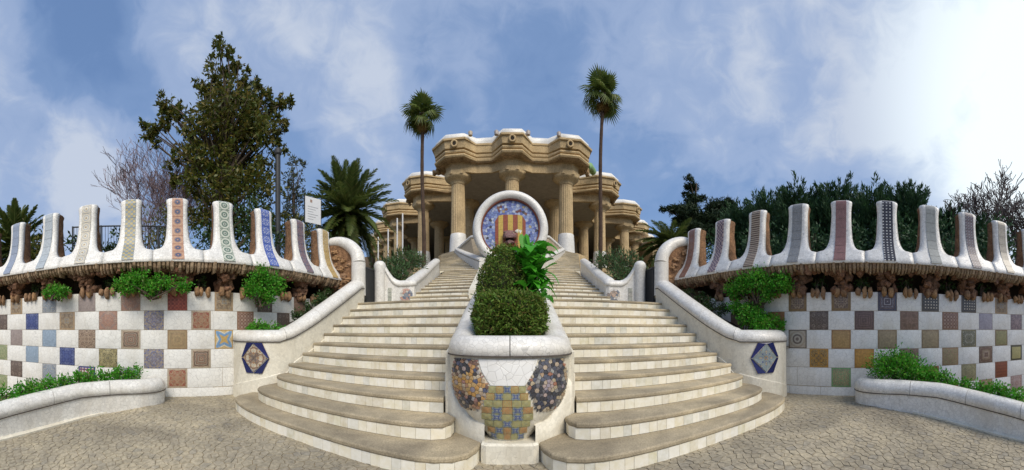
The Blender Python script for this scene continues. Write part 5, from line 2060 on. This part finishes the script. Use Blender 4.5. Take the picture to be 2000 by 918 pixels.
def blob_tree(name, label, cat, root, blobs, per, ln, wd, mat, depth=.55, squash=(1, 1, .85), trunk_top=None, trunk_r=.16, upright=0.0, group=None, limbs=True, bark=None, sub=.33, ragged=0):
    """a tree whose outline is given by (sideways, height, radius) in metres; its depth is spread evenly"""
    rx, ry = root
    zb = hill_z(rx, ry) - .1
    t = thing(name, label, cat, (rx, ry, zb), group)
    L = math.hypot(rx, ry)
    side = np.array((ry / L, -rx / L))
    back = np.array((rx / L, ry / L))
    bl = []
    extra = []
    for dx, z, r in blobs:                 # small loose sprays round every mass
        for k in range(ragged):
            a = random.uniform(0, 2 * PI)
            extra.append((dx + math.cos(a) * (r + .12), z + math.sin(a) * (r * .8 + .1), .2))
    blobs = list(blobs) + extra
    maxr = max(abs(b[0]) for b in blobs)
    for dx, z, r in blobs:
        r = max(r, .30) if r > .2 else r * 1.25
        w = max(.0, 1 - abs(dx) / (maxr + .3))
        for k in range(1 if r < .5 else 2):
            d = random.uniform(-1, 1) * depth * (r * .7 + w)
            bl.append((rx + side[0] * dx + back[0] * d, ry + side[1] * dx + back[1] * d, z, r))
    c, d = clumps(bl, per, squash=squash, sub=sub)
    d = d + np.array((0, 0, upright))
    o = leaf_mesh('crown', c, d, RNG.uniform(.7, 1.25, len(c)) * ln, RNG.uniform(.7, 1.2, len(c)) * wd, mat, t)
    g = Geo()
    zt = trunk_top or max(b[1] for b in blobs) * .9
    pts = limb(g, (rx, ry, zb), (rx + random.uniform(-.2, .2), ry, zt), trunk_r, trunk_r * .25, .03, 8, 8)
    if limbs:
        for b in bl[:110]:
            h = min(.92, max(.1, (b[2] - zb) / (zt - zb) * .72))
            k = int(h * (len(pts) - 1))
            limb(g, pts[k], (b[0], b[1], b[2]), trunk_r * .32, .012, .08, 4, 5)
    g.build('trunk', bark or BARK, t, True)
    return t


BIG = [(-0.31, 12.91, 0.27), (-0.27, 12.5, 0.35), (-0.14, 12.03, 0.41), (-0.55, 11.56, 0.45), (0.1, 11.52, 0.49), (-0.92, 11.15, 0.33), (-0.41, 10.87, 0.69), (0.41, 10.81, 0.69), (1.08, 11.36, 0.37), (0.96, 10.81, 0.57), (-0.71, 10.19, 0.69), (0.1, 9.99, 0.86), (1.12, 10.05, 0.74), (1.69, 10.5, 0.25), (2.18, 10.87, 0.25), (1.94, 10.5, 0.16), (2.04, 9.93, 0.2), (2.12, 9.38, 0.18), (1.63, 9.48, 0.41), (-1.94, 10.4, 0.29), (-2.29, 10.5, 0.27), (-2.59, 10.03, 0.27), (-2.96, 9.52, 0.25), (-3.37, 9.36, 0.25), (-3.04, 9.11, 0.18), (-2.04, 9.79, 0.37), (-1.57, 10.19, 0.33), (-1.49, 9.58, 0.45), (-0.92, 9.28, 0.74), (0.1, 8.97, 0.94), (1.12, 8.97, 0.86), (1.84, 8.56, 0.37), (-1.74, 8.76, 0.49), (-1.94, 8.05, 0.45), (-2.04, 7.5, 0.33), (-1.23, 8.05, 0.74), (-0.31, 7.85, 0.94), (0.92, 7.85, 0.94), (1.74, 7.64, 0.41), (-1.33, 7.03, 0.65), (-0.31, 6.72, 0.94), (0.92, 6.72, 0.94), (1.74, 6.52, 0.41), (-0.92, 5.8, 0.82), (0.31, 5.6, 1.02), (1.53, 5.6, 0.61)]
BIG = [(x, z - max(0, z - 9) * .17, r) for x, z, r in BIG]
blob_tree('broadleaf_tree', 'tall dark evergreen tree with a pointed ragged crown behind the left wall', 'tree', (-9.9, 8.43), BIG, 520, .21, .085, LEAFBIG, .6, (1, 1, .95), 11.2, .2, ragged=2)
PINE = [(-0.61, 13.13, 0.45), (-0.41, 12.73, 0.53), (-0.82, 12.2, 0.37), (-0.33, 11.79, 0.57), (0.08, 11.38, 0.41), (0.49, 11.79, 0.37), (-0.61, 11.38, 0.41), (-1.02, 10.77, 0.74), (-1.84, 10.85, 0.57), (-2.57, 10.77, 0.41), (-0.41, 10.36, 0.98), (0.61, 10.15, 0.9), (-1.23, 9.95, 0.65), (1.63, 10.97, 0.9), (2.45, 11.17, 0.74), (1.43, 9.95, 1.06), (2.86, 9.95, 1.06), (-.3, 9.2, 1.0), (1.2, 8.8, 1.1), (2.6, 8.6, 1.1), (-1.0, 8.6, .8)]
blob_tree('pine_tree', 'tall dark pine with a leaning ragged top to the right of the columned hall', 'tree', (14.07, 21.86), PINE, 1300, .32, .07, LEAFPINE, .6, (1.1, 1.1, .5), 12.9, .22)
blob_tree('small_conifer', 'small far conifer standing apart left of the tall pine', 'tree', (16.6, 32.2), [(0, 12.0, .3), (0, 11.5, .5), (-.2, 11.0, .6), (.2, 10.5, .75), (-.1, 9.9, .8)], 300, .3, .06, LEAFDARK, .5, (1.2, 1.2, .5), 12.1, .12)
blob_tree('olive_tree', 'thin grey-green tree with loose twigs behind the dark pole', 'tree', (-10.44, 13.42), [(.0, 10.3, .25), (-.15, 9.8, .35), (.25, 9.5, .35), (.55, 9.9, .22), (-.3, 9.1, .5), (.2, 8.7, .55), (.5, 8.2, .4), (-.1, 8.1, .6), (-.4, 7.5, .6), (.3, 7.3, .6), (1.1, 7.3, .35), (.9, 6.6, .5), (0, 6.6, .8), (-.6, 6.2, .7), (.6, 5.8, .8)], 300, .24, .06, LEAFOLIVE, .6, (1, 1, 1), 9.6, .09)


def spire_conifer(label, root, ztop, rad, group):
    """dark cypress-like tree made of many steep feathery sprays"""
    rx, ry = root
    zb = hill_z(rx, ry) - .1
    t = thing('cypress_tree', label, 'tree', (rx, ry, zb), group)
    cs, ds = [], []
    H = ztop - zb
    for k in range(260):
        a = random.uniform(0, 2 * PI)
        h = random.random() ** .8
        rr = rad * 1.3 * (1 - .35 * h ** 2) * random.uniform(.3, 1.0)
        tip = np.array((rx + rr * math.cos(a), ry + rr * math.sin(a), zb + H * (.12 + .80 * h) + random.uniform(0, .55)))
        base = np.array((rx + rr * .45 * math.cos(a), ry + rr * .45 * math.sin(a), tip[2] - random.uniform(.7, 1.15)))
        m = 75
        q = RNG.random((m, 1)) ** .8
        wdt = .13 * (1.12 - q) + .02
        p = base + (tip - base) * q + RNG.normal(size=(m, 3)) * wdt
        cs.append(p)
        ds.append((tip - base) / np.linalg.norm(tip - base) * 1.3 + RNG.normal(size=(m, 3)) * .45 + (p - base - (tip - base) * q) * 3)
    c, d = np.concatenate(cs), np.concatenate(ds)
    leaf_mesh('crown', c, d, RNG.uniform(.14, .28, len(c)), RNG.uniform(.03, .06, len(c)), LEAFDARK, t)
    g = Geo()
    limb(g, (rx, ry, zb), (rx, ry, zb + H * .85), .13, .03, .02, 6, 7)
    for k in range(16):
        a = random.uniform(0, 2 * PI)
        z = zb + H * random.uniform(.2, .7)
        limb(g, (rx, ry, z), (rx + rad * .6 * math.cos(a), ry + rad * .6 * math.sin(a), z + .7), .035, .01, .05, 3, 5)
    g.build('trunk', BARK, t, True)
    return t


CON = [((11.3, 13.0), 7.75, 1.5, 'dark cypress nearest the pine, rising behind the first right merlons'),
       ((11.3, 11.1), 7.95, 1.45, 'dark cypress rising behind the brown barred merlon'),
       ((10.9, 8.86), 7.35, 1.35, 'tall dark cypress rising behind the blue-grey merlon'),
       ((11.7, 7.5), 7.45, 1.25, 'dark cypress between the blue-grey merlon and the rose lattice merlon'),
       ((12.1, 5.96), 7.2, 1.35, 'dark cypress between the rose lattice merlon and the black grid merlon'),
       ((12.9, 4.6), 7.25, 1.3, 'dark cypress with splayed tips just right of the black grid merlon'),
       ((13.3, 3.2), 6.2, 1.2, 'lower dark cypress behind the grey lattice merlon'),
       ((12.6, 1.7), 5.3, 1.2, 'short dark cypress behind the dark blue merlon')]
for p, zt_, r_, lb in CON:
    spire_conifer(lb, p, zt_, r_, 'cypresses behind the right wall')


def bare_tree(name, label, root, ztop, spread, trunks, mat, depth=6, r0=.12, seed=1, twist=.5, thin=.010):
    rnd = random.Random(seed)
    rx, ry = root
    zb = hill_z(rx, ry) - .1
    t = thing(name, label, 'tree', (rx, ry, zb))
    gs, tw = [Geo()], Geo()

    def grow(p, d, L, r, lev):
        n = 3
        pts = [p]
        for i in range(n):
            d = (d + Vector((rnd.uniform(-1, 1), rnd.uniform(-1, 1), rnd.uniform(-.5, .8))) * twist * .35).normalized()
            pts.append(pts[-1] + d * L / n)
        r1 = r * .62
        r, r1 = max(r, thin), max(r1, thin)
        (gs[-1] if lev < 3 else tw).tube(pts, [r + (r1 - r) * i / n for i in range(n + 1)], 6 if lev < 2 else 3, False)
        if lev >= depth:
            return
        for k in range(rnd.choice((2, 2, 3)) if lev else 3):
            q = pts[rnd.choice((2, 3))] if k else pts[3]
            nd_ = (d + Vector((rnd.uniform(-1, 1), rnd.uniform(-1, 1), rnd.uniform(-.25, .7))) * (.55 + twist * .5)).normalized()
            grow(q, nd_, L * rnd.uniform(.68, .88), r1 * rnd.uniform(.6, .8), lev + 1)
    H = ztop - zb
    for k in range(trunks):
        a = rnd.uniform(0, 2 * PI)
        off = Vector((math.cos(a), math.sin(a), 0)) * spread * (.35 if trunks > 1 else 0)
        if k:
            gs.append(Geo())
        grow(Vector((rx, ry, zb)) + off, Vector((math.cos(a) * .22, math.sin(a) * .22, 1)).normalized(), H * .27, r0, 0)
    for g in gs:
        g.build('trunk', mat, t, True)
    tw.build('crown', mat, t)
    return t


PURP = m_plain('purple_twig', (.23, .17, .185), .9, .25, 5, 30, .3)
bare_tree('bare_tree', 'leafless tree with fine purple-grey twigs left of the tall evergreen', (-14.7, 8.2), 9.4, 3.0, 9, PURP, 7, .075, 12, .33, .008)
bare_tree('bare_tree', 'leafless crooked tree behind the last right merlons', (13.2, 1.9), 7.0, 1.5, 3, TWIG, 7, .15, 8, 1.05, .012)
bare_tree('bare_tree', 'leafless crooked tree at the far right edge of the photograph', (13.6, -.6), 7.2, 1.5, 3, TWIG, 7, .15, 21, 1.05, .012)

# ------------------------------------------------------------------ palms


def frond_mesh(L, rise, droop, nl, ll, mat, seed, keel=.55):
    rnd = random.Random(seed)
    g = Geo()
    pts = []
    for i in range(13):
        t = i / 12
        pts.append(Vector((L * (t * math.cos(rise) + .02), 0, L * (t * math.sin(rise) - droop * t ** 2.2))))
    g.tube(pts, [.03 * (1 - .85 * i / 12) for i in range(13)], 5)
    for k in range(nl):
        t = .1 + .9 * k / (nl - 1)
        i = min(11, int(t * 12))
        p = pts[i].lerp(pts[i + 1], t * 12 - i)
        d = (pts[i + 1] - pts[i]).normalized()
        ln = ll * (math.sin(PI * min(1, .12 + t * .86)) ** .6) * rnd.uniform(.85, 1.1)
        for sx in (-1, 1):
            dirv = (d * .75 + Vector((0, sx, 0)) * .75 + Vector((0, 0, keel * rnd.uniform(.3, 1) - .35 * t))).normalized()
            tip = p + dirv * ln + Vector((0, 0, -.12 * ln))
            wv = d * .02
            mid = p + dirv * ln * .5 + Vector((0, 0, .01))
            wv = wv * 1.5
            g.add([p - wv * .6, p + wv * .6, mid + wv, tip, mid - wv], [(0, 1, 2, 3, 4)])
    me = make_mesh('frond', g.v, g.f, mat)
    return me


def feather_palm(label, base, zc, scale, n, seed, trunk_r=.22, dead=True, low=-70, hi=88):
    rnd = random.Random(seed)
    x, y = base
    zb = hill_z(x, y) - .2
    t = thing('date_palm', label, 'palm tree', (x, y, zb))
    protos = [frond_mesh(2.0 * scale, .0, d, 44, .42 * scale, LEAFPALM, seed + i) for i, d in enumerate((.12, .28, .42, .55))]
    for k in range(n):
        el = low + (hi - low) * ((k + .5) / n) ** .85
        az = k * 137.5 + rnd.uniform(-15, 15)
        me = protos[1 if el > 45 else (2 if el > 5 else 3)] if rnd.random() < .8 else protos[0]
        if el > 72:
            me = protos[0]
        o = link('frond', me, t, False)
        o.location = (0, 0, zc - zb + .1 * math.sin(math.radians(el)))
        o.rotation_euler = (rnd.uniform(-.25, .25), -math.radians(el), math.radians(az))
        s = rnd.uniform(.85, 1.08)
        o.scale = (s, s, s)
    if dead:
        dm = frond_mesh(1.4 * scale, 0, .2, 22, .28 * scale, LEAFDEAD, seed + 9)
        for k in range(9):
            o = link('dead_frond', dm, t, False)
            o.location = (0, 0, zc - zb - .25)
            o.rotation_euler = (0, math.radians(rnd.uniform(62, 84)), rnd.uniform(0, 6.28))
    g = Geo()
    prof, z, i = [], zb, 0
    while z < zc - .1:
        prof.append((trunk_r * (1.05 if i % 2 else .86) * (1.25 if z > zc - .9 else 1), z))
        z += .09
        i += 1
    prof.append((trunk_r * .9, zc))
    g.lathe(prof, (x, y, 0), 14)
    g.build('trunk', PALMBARK, t, False)
    return t


feather_palm('large date palm with a dense round head between the left wall and the hall', (-7.14, 13.19), 6.5, 1.06, 104, 3, .3)
feather_palm('date palm glimpsed behind the outermost left merlons', (-10.4, .55), 3.75, .68, 64, 13, .2)
feather_palm('low pale palm with level fronds right of the hall', (9.1, 16.9), 6.15, 1.0, 60, 23, .22, False, -35, 50)


def fan_leaf_mesh(R, mat, seed, droop=.25):
    rnd = random.Random(seed)
    g = Geo()
    g.tube([(0, 0, 0), (R * .25, 0, R * .03), (R * .5, 0, 0)], [.02, .015, .012], 4)
    n = 26
    for k in range(n):
        a = math.radians(-125 + 250 * k / (n - 1))
        ln = R * (.62 - .12 * abs(a) / 2.2) * rnd.uniform(.88, 1.08)
        d = Vector((math.cos(a), math.sin(a), 0))
        s = Vector((-d.y, d.x, 0))
        o = Vector((R * .5, 0, 0))
        w = R * .036
        zk = .02 * (1 if k % 2 else -1)
        m = o + d * ln * .6 + Vector((0, 0, zk - droop * .22 * ln))
        e = o + d * ln + Vector((0, 0, -droop * ln * (1 + .6 * rnd.random())))
        g.add([o, m - s * w, e, m + s * w], [(0, 1, 2, 3)])
    return make_mesh('leaf', g.v, g.f, mat)


def fan_palm(label, base, zc, R, seed, lean):
    rnd = random.Random(seed)
    x, y = base
    zb = hill_z(x, y) - .2
    t = thing('fan_palm', label, 'palm tree', (x, y, zb), 'tall fan palms in front of the hall')
    protos = [fan_leaf_mesh(R, LEAFPALM, seed + i, d) for i, d in enumerate((.15, .35, .6))]
    dead = fan_leaf_mesh(R * .62, LEAFDEAD, seed + 7, .5)
    bs = Geo()
    bs.lathe([(.12, -.5), (.2, -.3), (.24, -.05), (.18, .15), (.05, .3)], (x + lean[0], y + lean[1], zc), 10)
    bs.build('crown_base', PALMBARK, t, True)
    for k in range(16):
        el = -52 + 136 * (k + .5) / 16
        o = link('leaf', protos[0 if el > 45 else (1 if el > 0 else 2)], t, False)
        o.location = (lean[0], lean[1], zc - zb)
        o.rotation_euler = (rnd.uniform(-.5, .5), -math.radians(el), math.radians(k * 137.5 + rnd.uniform(-15, 15)))
        s = rnd.uniform(.85, 1.1)
        o.scale = (s, s, s)
    for k in range(9):
        o = link('leaf', protos[2], t, False)
        o.location = (lean[0], lean[1], zc - zb - .05)
        o.rotation_euler = (rnd.uniform(-.6, .6), -rnd.uniform(-.5, 1.2), rnd.uniform(0, 6.28))
        q = rnd.uniform(.5, .75)
        o.scale = (q, q, q)
    for k in range(5 if seed < 40 else 9):
        o = link('dead_leaf', dead, t, False)
        o.location = (lean[0], lean[1], zc - zb - .22)
        o.rotation_euler = (rnd.uniform(-.4, .4), math.radians(rnd.uniform(60, 84)), rnd.uniform(0, 6.28))
    g = Geo()
    pts, rad = [], []
    for i in range(25):
        q = i / 24
        pts.append((x + lean[0] * q ** 1.6 + .05 * math.sin(q * 7), y + lean[1] * q, zb + (zc - zb) * q))
        rad.append((.135 - .04 * q + (.05 * max(0, q - .86) / .14)) * (1.04 if i % 2 else .96))
    g.tube(pts, rad, 10)
    g.build('trunk', PALMBARK, t, False)
    return t


fan_palm('tall thin fan palm standing before the left part of the hall', (-5.25, 19.3), 14.35, 1.30, 31, (-.06, 0))
fan_palm('taller thin fan palm with a yellow skirt before the right part of the hall', (5.42, 19.2), 15.6, 1.34, 47, (.2, 0))

# ------------------------------------------------------------------ shrubs and ferns


def shrub(name, label, cat, blobs, per, ln, wd, mat, group=None, sub=.33, squash=(1, 1, .85), stems=True, upright=.3):
    x = sum(b[0] for b in blobs) / len(blobs)
    y = sum(b[1] for b in blobs) / len(blobs)
    z = min(b[2] - b[3] for b in blobs)
    t = thing(name, label, cat, (x, y, z), group)
    c, d = clumps(blobs, per, squash=squash, sub=sub)
    d = d + np.array((0, 0, upright))
    leaf_mesh('foliage', c, d, RNG.uniform(.7, 1.3, len(c)) * ln, RNG.uniform(.7, 1.2, len(c)) * wd, mat, t)
    if stems:
        g = Geo()
        for b in blobs:
            for k in range(3):
                limb(g, (x + random.uniform(-.1, .1), y + random.uniform(-.1, .1), z), (b[0] + random.uniform(-.3, .3) * b[3], b[1] + random.uniform(-.3, .3) * b[3], b[2] + b[3] * .4), .018, .006, .08, 3, 5)
        g.build('stem', BARK, t, True)
    return t


FERN_G = 'bright green fern clumps growing on the walls'


def fern(label, blobs, mat=None, per=5200):
    shrub('fern_clump', label, 'fern', [(x, y, z, r * 1.12) for x, y, z, r in blobs], per * 3.2, .052, .028, mat or LEAFGREEN, FERN_G, .42, (1, 1, .85), True, .15)


def wb(side, pt, o, z, r):
    """blob on the wall near plan point pt, o out of the face"""
    s = WALL[side].near(pt)
    return (*wp(side, s, o, z)[:2], z, r)


fern('small bright fern clump in the rocks under the second and third left merlons', [wb(-1, (-6.55, 1.25), .22, 2.02, .15), wb(-1, (-6.4, 1.42), .24, 1.98, .15), wb(-1, (-6.7, 1.12), .2, 1.98, .11)])
fern('broad bright fern clump hanging under the pink dotted merlon', [wb(-1, (-5.46, 2.6), .25, 2.13, .22), wb(-1, (-5.25, 2.9), .26, 2.10, .18), wb(-1, (-5.62, 2.36), .26, 2.04, .19), wb(-1, (-5.05, 3.2), .24, 2.02, .14), wb(-1, (-5.4, 2.75), .28, 1.95, .15)])
fern('tall bright fern clump under the blue and white merlon', [wb(-1, (-4.55, 4.5), .26, 2.28, .20), wb(-1, (-4.5, 4.75), .28, 2.10, .25), wb(-1, (-4.6, 4.35), .26, 2.02, .20), wb(-1, (-4.52, 4.6), .28, 1.86, .17)])
fern('low bright fern clump on top of the left stair wall foot', [(-4.22, 4.32, 1.28, .15), (-4.0, 4.36, 1.25, .16), (-4.38, 4.36, 1.24, .12), (-3.84, 4.5, 1.24, .1)])
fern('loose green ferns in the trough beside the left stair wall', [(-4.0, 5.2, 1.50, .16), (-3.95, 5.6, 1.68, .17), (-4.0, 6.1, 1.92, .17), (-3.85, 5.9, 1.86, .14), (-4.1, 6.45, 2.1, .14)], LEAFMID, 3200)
fern('fern clump cut by the left edge of the photograph', [wb(-1, (-8.1, -.2), .22, 2.05, .17), wb(-1, (-8.3, -.4), .22, 2.0, .16)])
fern('large bright fern clump under the brown barred merlon', [wb(1, (4.66, 4.62), .26, 2.20, .26), wb(1, (4.55, 4.95), .26, 2.16, .24), wb(1, (4.82, 4.2), .24, 2.14, .20), wb(1, (4.5, 5.2), .25, 2.02, .18), wb(1, (4.7, 4.5), .3, 1.94, .18)])
fern('bright ferns spilling below the large clump behind the right stair wall', [(4.3, 4.85, 1.62, .20), (4.2, 4.6, 1.50, .22), (4.32, 4.5, 1.45, .18), (4.1, 4.95, 1.66, .16), (4.35, 4.42, 1.40, .16)])
fern('bright fern clump resting on the coping of the right stair wall foot', [(4.45, 4.28, 1.38, .17), (4.25, 4.28, 1.33, .16), (4.62, 4.25, 1.34, .13), (4.08, 4.32, 1.28, .12)])
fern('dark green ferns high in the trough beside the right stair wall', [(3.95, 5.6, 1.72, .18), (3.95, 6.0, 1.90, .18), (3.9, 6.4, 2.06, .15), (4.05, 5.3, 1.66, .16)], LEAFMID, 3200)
# ferns in the low planters
L_F = [(-5.12, 2.25, .44, .13), (-5.2, 2.05, .44, .13), (-5.22, 1.8, .43, .12), (-5.25, 1.55, .40, .13), (-5.3, 1.35, .37, .13), (-5.28, 1.1, .33, .14), (-5.22, .85, .29, .14), (-5.18, .62, .25, .15), (-5.12, .38, .2, .15), (-5.05, .15, .16, .15), (-4.98, -.1, .12, .15)]
for i in range(0, 11, 3):
    fern(('feathery green ferns at the stair end of the left low planter', 'sparse green ferns half way along the left low planter', 'green ferns low in the left planter under the blue framed tile', 'green ferns at the left edge of the photograph in the low planter')[i // 3], [(x, y, z + .02, r * 1.25) for x, y, z, r in L_F[i:i + 3]], None, 4200)
R_F = [(5.2, 2.35, .60, .26), (5.4, 2.2, .64, .27), (5.34, 2.0, .58, .27), (5.38, 1.75, .50, .25), (5.35, 1.5, .43, .21), (5.36, 1.25, .37, .18), (5.3, .95, .30, .16), (5.25, .62, .26, .17), (5.15, .35, .23, .18), (5.1, .1, .18, .18)]
fern('big bright fern mass heaped over the stair end of the right low planter', R_F[:4], None, 4200)
fern('bright ferns trailing along the middle of the right low planter', R_F[4:7], None, 4600)
fern('bright ferns near the right edge of the photograph in the low planter', R_F[7:], None, 4600)
for i, (sd_, p) in enumerate(((-1, (-4.93, 3.5)), (-1, (-5.85, 2.05)), (1, (5.42, 2.85)), (1, (5.86, 2.1)), (1, (6.42, 1.43)), (1, (5.03, 3.6)), (1, (6.98, .75)), (-1, (-7.1, .75)))):
    shrub('ivy', 'dark ivy in the wall hollow ' + ('below the green ringed merlon', 'below the blue and yellow merlon', 'between the rose and black grid merlons', 'below the grey lattice merlon', 'below the dark blue merlon', 'below the blue-grey merlon', 'below the cream merlon', 'below the pale blue merlon')[i], 'ivy', [wb(sd_, p, -.12, 2.12, .16), wb(sd_, (p[0] * 1.01, p[1] + .12), -.14, 2.16, .14)], 1500, .06, .035, LEAFMID, 'ivy in the wall hollows', .4)
for sd_, nm in ((-1, 'left'), (1, 'right')):
    shrub('oleander', 'loose grey-green oleander bush growing above the low %s rosette wall' % nm, 'bush', [(sd_ * 3.0, 8.5, 2.75, .35), (sd_ * 3.2, 9.0, 3.1, .45), (sd_ * 2.95, 9.6, 3.35, .40), (sd_ * 3.5, 9.2, 3.2, .42), (sd_ * 3.3, 9.8, 3.5, .4), (sd_ * 3.75, 9.0, 2.9, .40), (sd_ * 3.6, 8.5, 2.6, .32), (sd_ * 3.25, 8.7, 2.75, .35), (sd_ * 3.0, 10.4, 3.55, .3)], 2800, .13, .03, OLEANDER, None, .4, (1, 1, .95), True, .6)
    shrub('bed_shrubs', 'reddish dry undergrowth at the foot of the %s oleander' % nm, 'undergrowth', [(sd_ * 2.75, 8.3, 2.4, .22), (sd_ * 3.1, 8.3, 2.42, .24), (sd_ * 3.45, 8.2, 2.4, .25), (sd_ * 3.3, 8.7, 2.5, .3)], 1200, .09, .02, LEAFDEAD, None, .4).__setitem__('kind', 'stuff')
GAPS = [(-1, (-8.9, 1.0, 3.5, .7), 'between the two outermost blue merlons'), (-1, (-8.5, 2.2, 3.35, .6), 'between the pale blue and cream merlons'),
        (-1, (-8.0, 3.2, 3.55, .5), 'beside the railing right of the cream merlon'), (-1, (-8.9, 5.0, 4.4, .8), 'right of the pink dotted merlon'),
        (-1, (-7.7, 6.3, 4.2, .8), 'between the green ringed and blue white merlons'), (-1, (-7.1, 7.5, 4.2, .7), 'at the foot of the dark lamp post'),
        (-1, (-6.7, 8.8, 4.4, .75), 'under the white notice board'), (-1, (-8.3, 8.2, 5.2, .8), 'high behind the dark lamp post'), (-1, (-6.0, 9.6, 4.0, .6), 'at the foot of the large date palm'),
        (1, (9.0, .6, 3.6, .8), 'left of the cream striped merlon on the right wall'), (1, (9.2, 2.2, 3.7, .85), 'right of the grey lattice merlon'), (1, (9.0, 3.6, 3.9, .85), 'left of the black grid merlon'),
        (1, (8.6, 5.0, 3.9, .85), 'left of the rose lattice merlon'), (1, (8.0, 6.2, 3.9, .8), 'left of the brown barred merlon'), (1, (7.2, 7.4, 4.0, .8), 'left of the purple chequered merlon'), (1, (6.5, 8.6, 3.9, .7), 'behind the right wall arch')]
for i, (sd_, b, w) in enumerate(GAPS):
    shrub('garden_shrub', 'dark garden shrub ' + w, 'shrub', [b, (b[0] + .5 * random.uniform(-1, 1), b[1] + .5 * random.uniform(-1, 1), b[2] - .4, b[3] * .9), (b[0], b[1], b[2] - 1.1, b[3])], 700, .14, .055, LEAFDARK if sd_ > 0 else (LEAFMID if i % 3 else LEAFBIG), 'garden shrubs behind the walls', .35, (1, 1, 1))

# ------------------------------------------------------------------ pole, sign, railing
pole = thing('lamp_post', 'tall plain dark metal post behind the blue and white merlon', 'post', (-6.86, 7.95, 2.0))
Geo().tube([(-6.86, 7.95, 1.9), (-6.86, 7.95, 7.0)], .085, 12).build('shaft', METAL, pole)
Geo().lathe([(.10, 6.86), (.12, 6.90), (.12, 7.04), (.02, 7.06)], (-6.86, 7.95, 0), 12).build('cap', METAL, pole)
Geo().tube([(-6.86, 7.95, 1.95), (-6.86, 7.95, 2.5)], .12, 12).build('base', METAL, pole)

sign = thing('info_sign', 'white notice board with faint grey lines of text on a post above the left wall', 'sign', (-5.25, 7.55, 2.0))
A, B = Vector((-5.36, 7.36, 0)), Vector((-5.16, 7.86, 0))
u = (B - A).normalized()
nrm = Vector((u.y, -u.x, 0))
up = Vector((0, 0, 1))


def signbox(u0, u1, z0, z1, d0, d1, nm, mat):
    vs = [A + u * a + nrm * d + up * z for d in (d0, d1) for a, z in ((u0, z0), (u1, z0), (u1, z1), (u0, z1))]
    return obj(nm, vs, [(0, 1, 2, 3), (7, 6, 5, 4), (0, 4, 5, 1), (1, 5, 6, 2), (2, 6, 7, 3), (3, 7, 4, 0)], mat, sign)


W_ = (B - A).length
signbox(0, W_, 4.25, 4.98, -.012, .012, 'board', PAPER)
signbox(-.015, 0, 4.23, 5.0, -.02, .02, 'frame', METAL)
signbox(W_, W_ + .015, 4.23, 5.0, -.02, .02, 'frame', METAL)
signbox(.17, .24, 4.83, 4.91, .012, .015, 'emblem', m_plain('emblem_brown', (.36, .25, .2), .6, .1))
for k in range(6):
    signbox(.09, W_ - .1 - .08 * (k % 3), 4.70 - k * .07, 4.715 - k * .07, .012, .0145, 'text_line', INK)
Geo().tube([A + u * (W_ - .02) - nrm * .05 + up * 1.9, A + u * (W_ - .02) - nrm * .05 + up * 4.9], .025, 8).build('post', METAL, sign)
Geo().tube([A + u * (W_ - .02) - nrm * .05 + up * 4.0, A + u * .02 - nrm * .3 + up * 3.8], .015, 6).build('brace', METAL, sign)

rail = thing('railing', 'thin dark metal railing running behind the left merlons', 'railing', (-8.4, 1.9, 2.0))
ra, rb_ = Vector((-8.35, 1.95, 0)), Vector((-7.2, 4.7, 0))
for z in (3.93, 2.9):
    Geo().tube([ra + up * z, rb_ + up * z], .022 if z > 3 else .014, 6).build('rail', METAL, rail)
for k in range(5):
    q = ra.lerp(rb_, k / 4)
    Geo().tube([q + up * 2.0, q + up * 3.95], .026, 6).build('post', METAL, rail)
for k in range(40):
    q = ra.lerp(rb_, (k + .5) / 40)
    Geo().tube([q + up * 2.9, q + up * 3.92], .007, 4).build('bar', METAL, rail)
# a pale house far right of the hall
far = thing('far_building', 'low pale roof just visible between the hall and the palm', 'building', (18.5, 38.5, 6.5))
Geo().box((17.8, 38, 6.0), (20.0, 43, 12.75)).build('wall', SAND, far)
Geo().box((17.5, 37.7, 12.75), (20.3, 43.3, 12.95)).build('roof', PAPER, far)

for i, (x, y, zt_, lb) in enumerate(((-13.0, 30.4, 10.6, 'thin white post furthest left before the hall, beside the palm'), (-11.6, 29.6, 11.0, 'thin white post between the date palm and the bush before the hall'), (-10.3, 28.6, 11.6, 'taller thin white post behind the left oleander'), (-9.7, 28.4, 11.9, 'tallest thin white post behind the left oleander'))):
    p = thing('white_post', lb, 'post', (x, y, 6.0), 'white posts before the left wing of the hall')
    Geo().tube([(x, y, 5.4), (x, y, zt_)], .07, 8).build('shaft', PAPER, p, True)
    Geo().lathe([(.13, 5.4), (.13, 5.6), (.08, 5.65)], (x, y, 0), 8).build('foot', METAL, p)
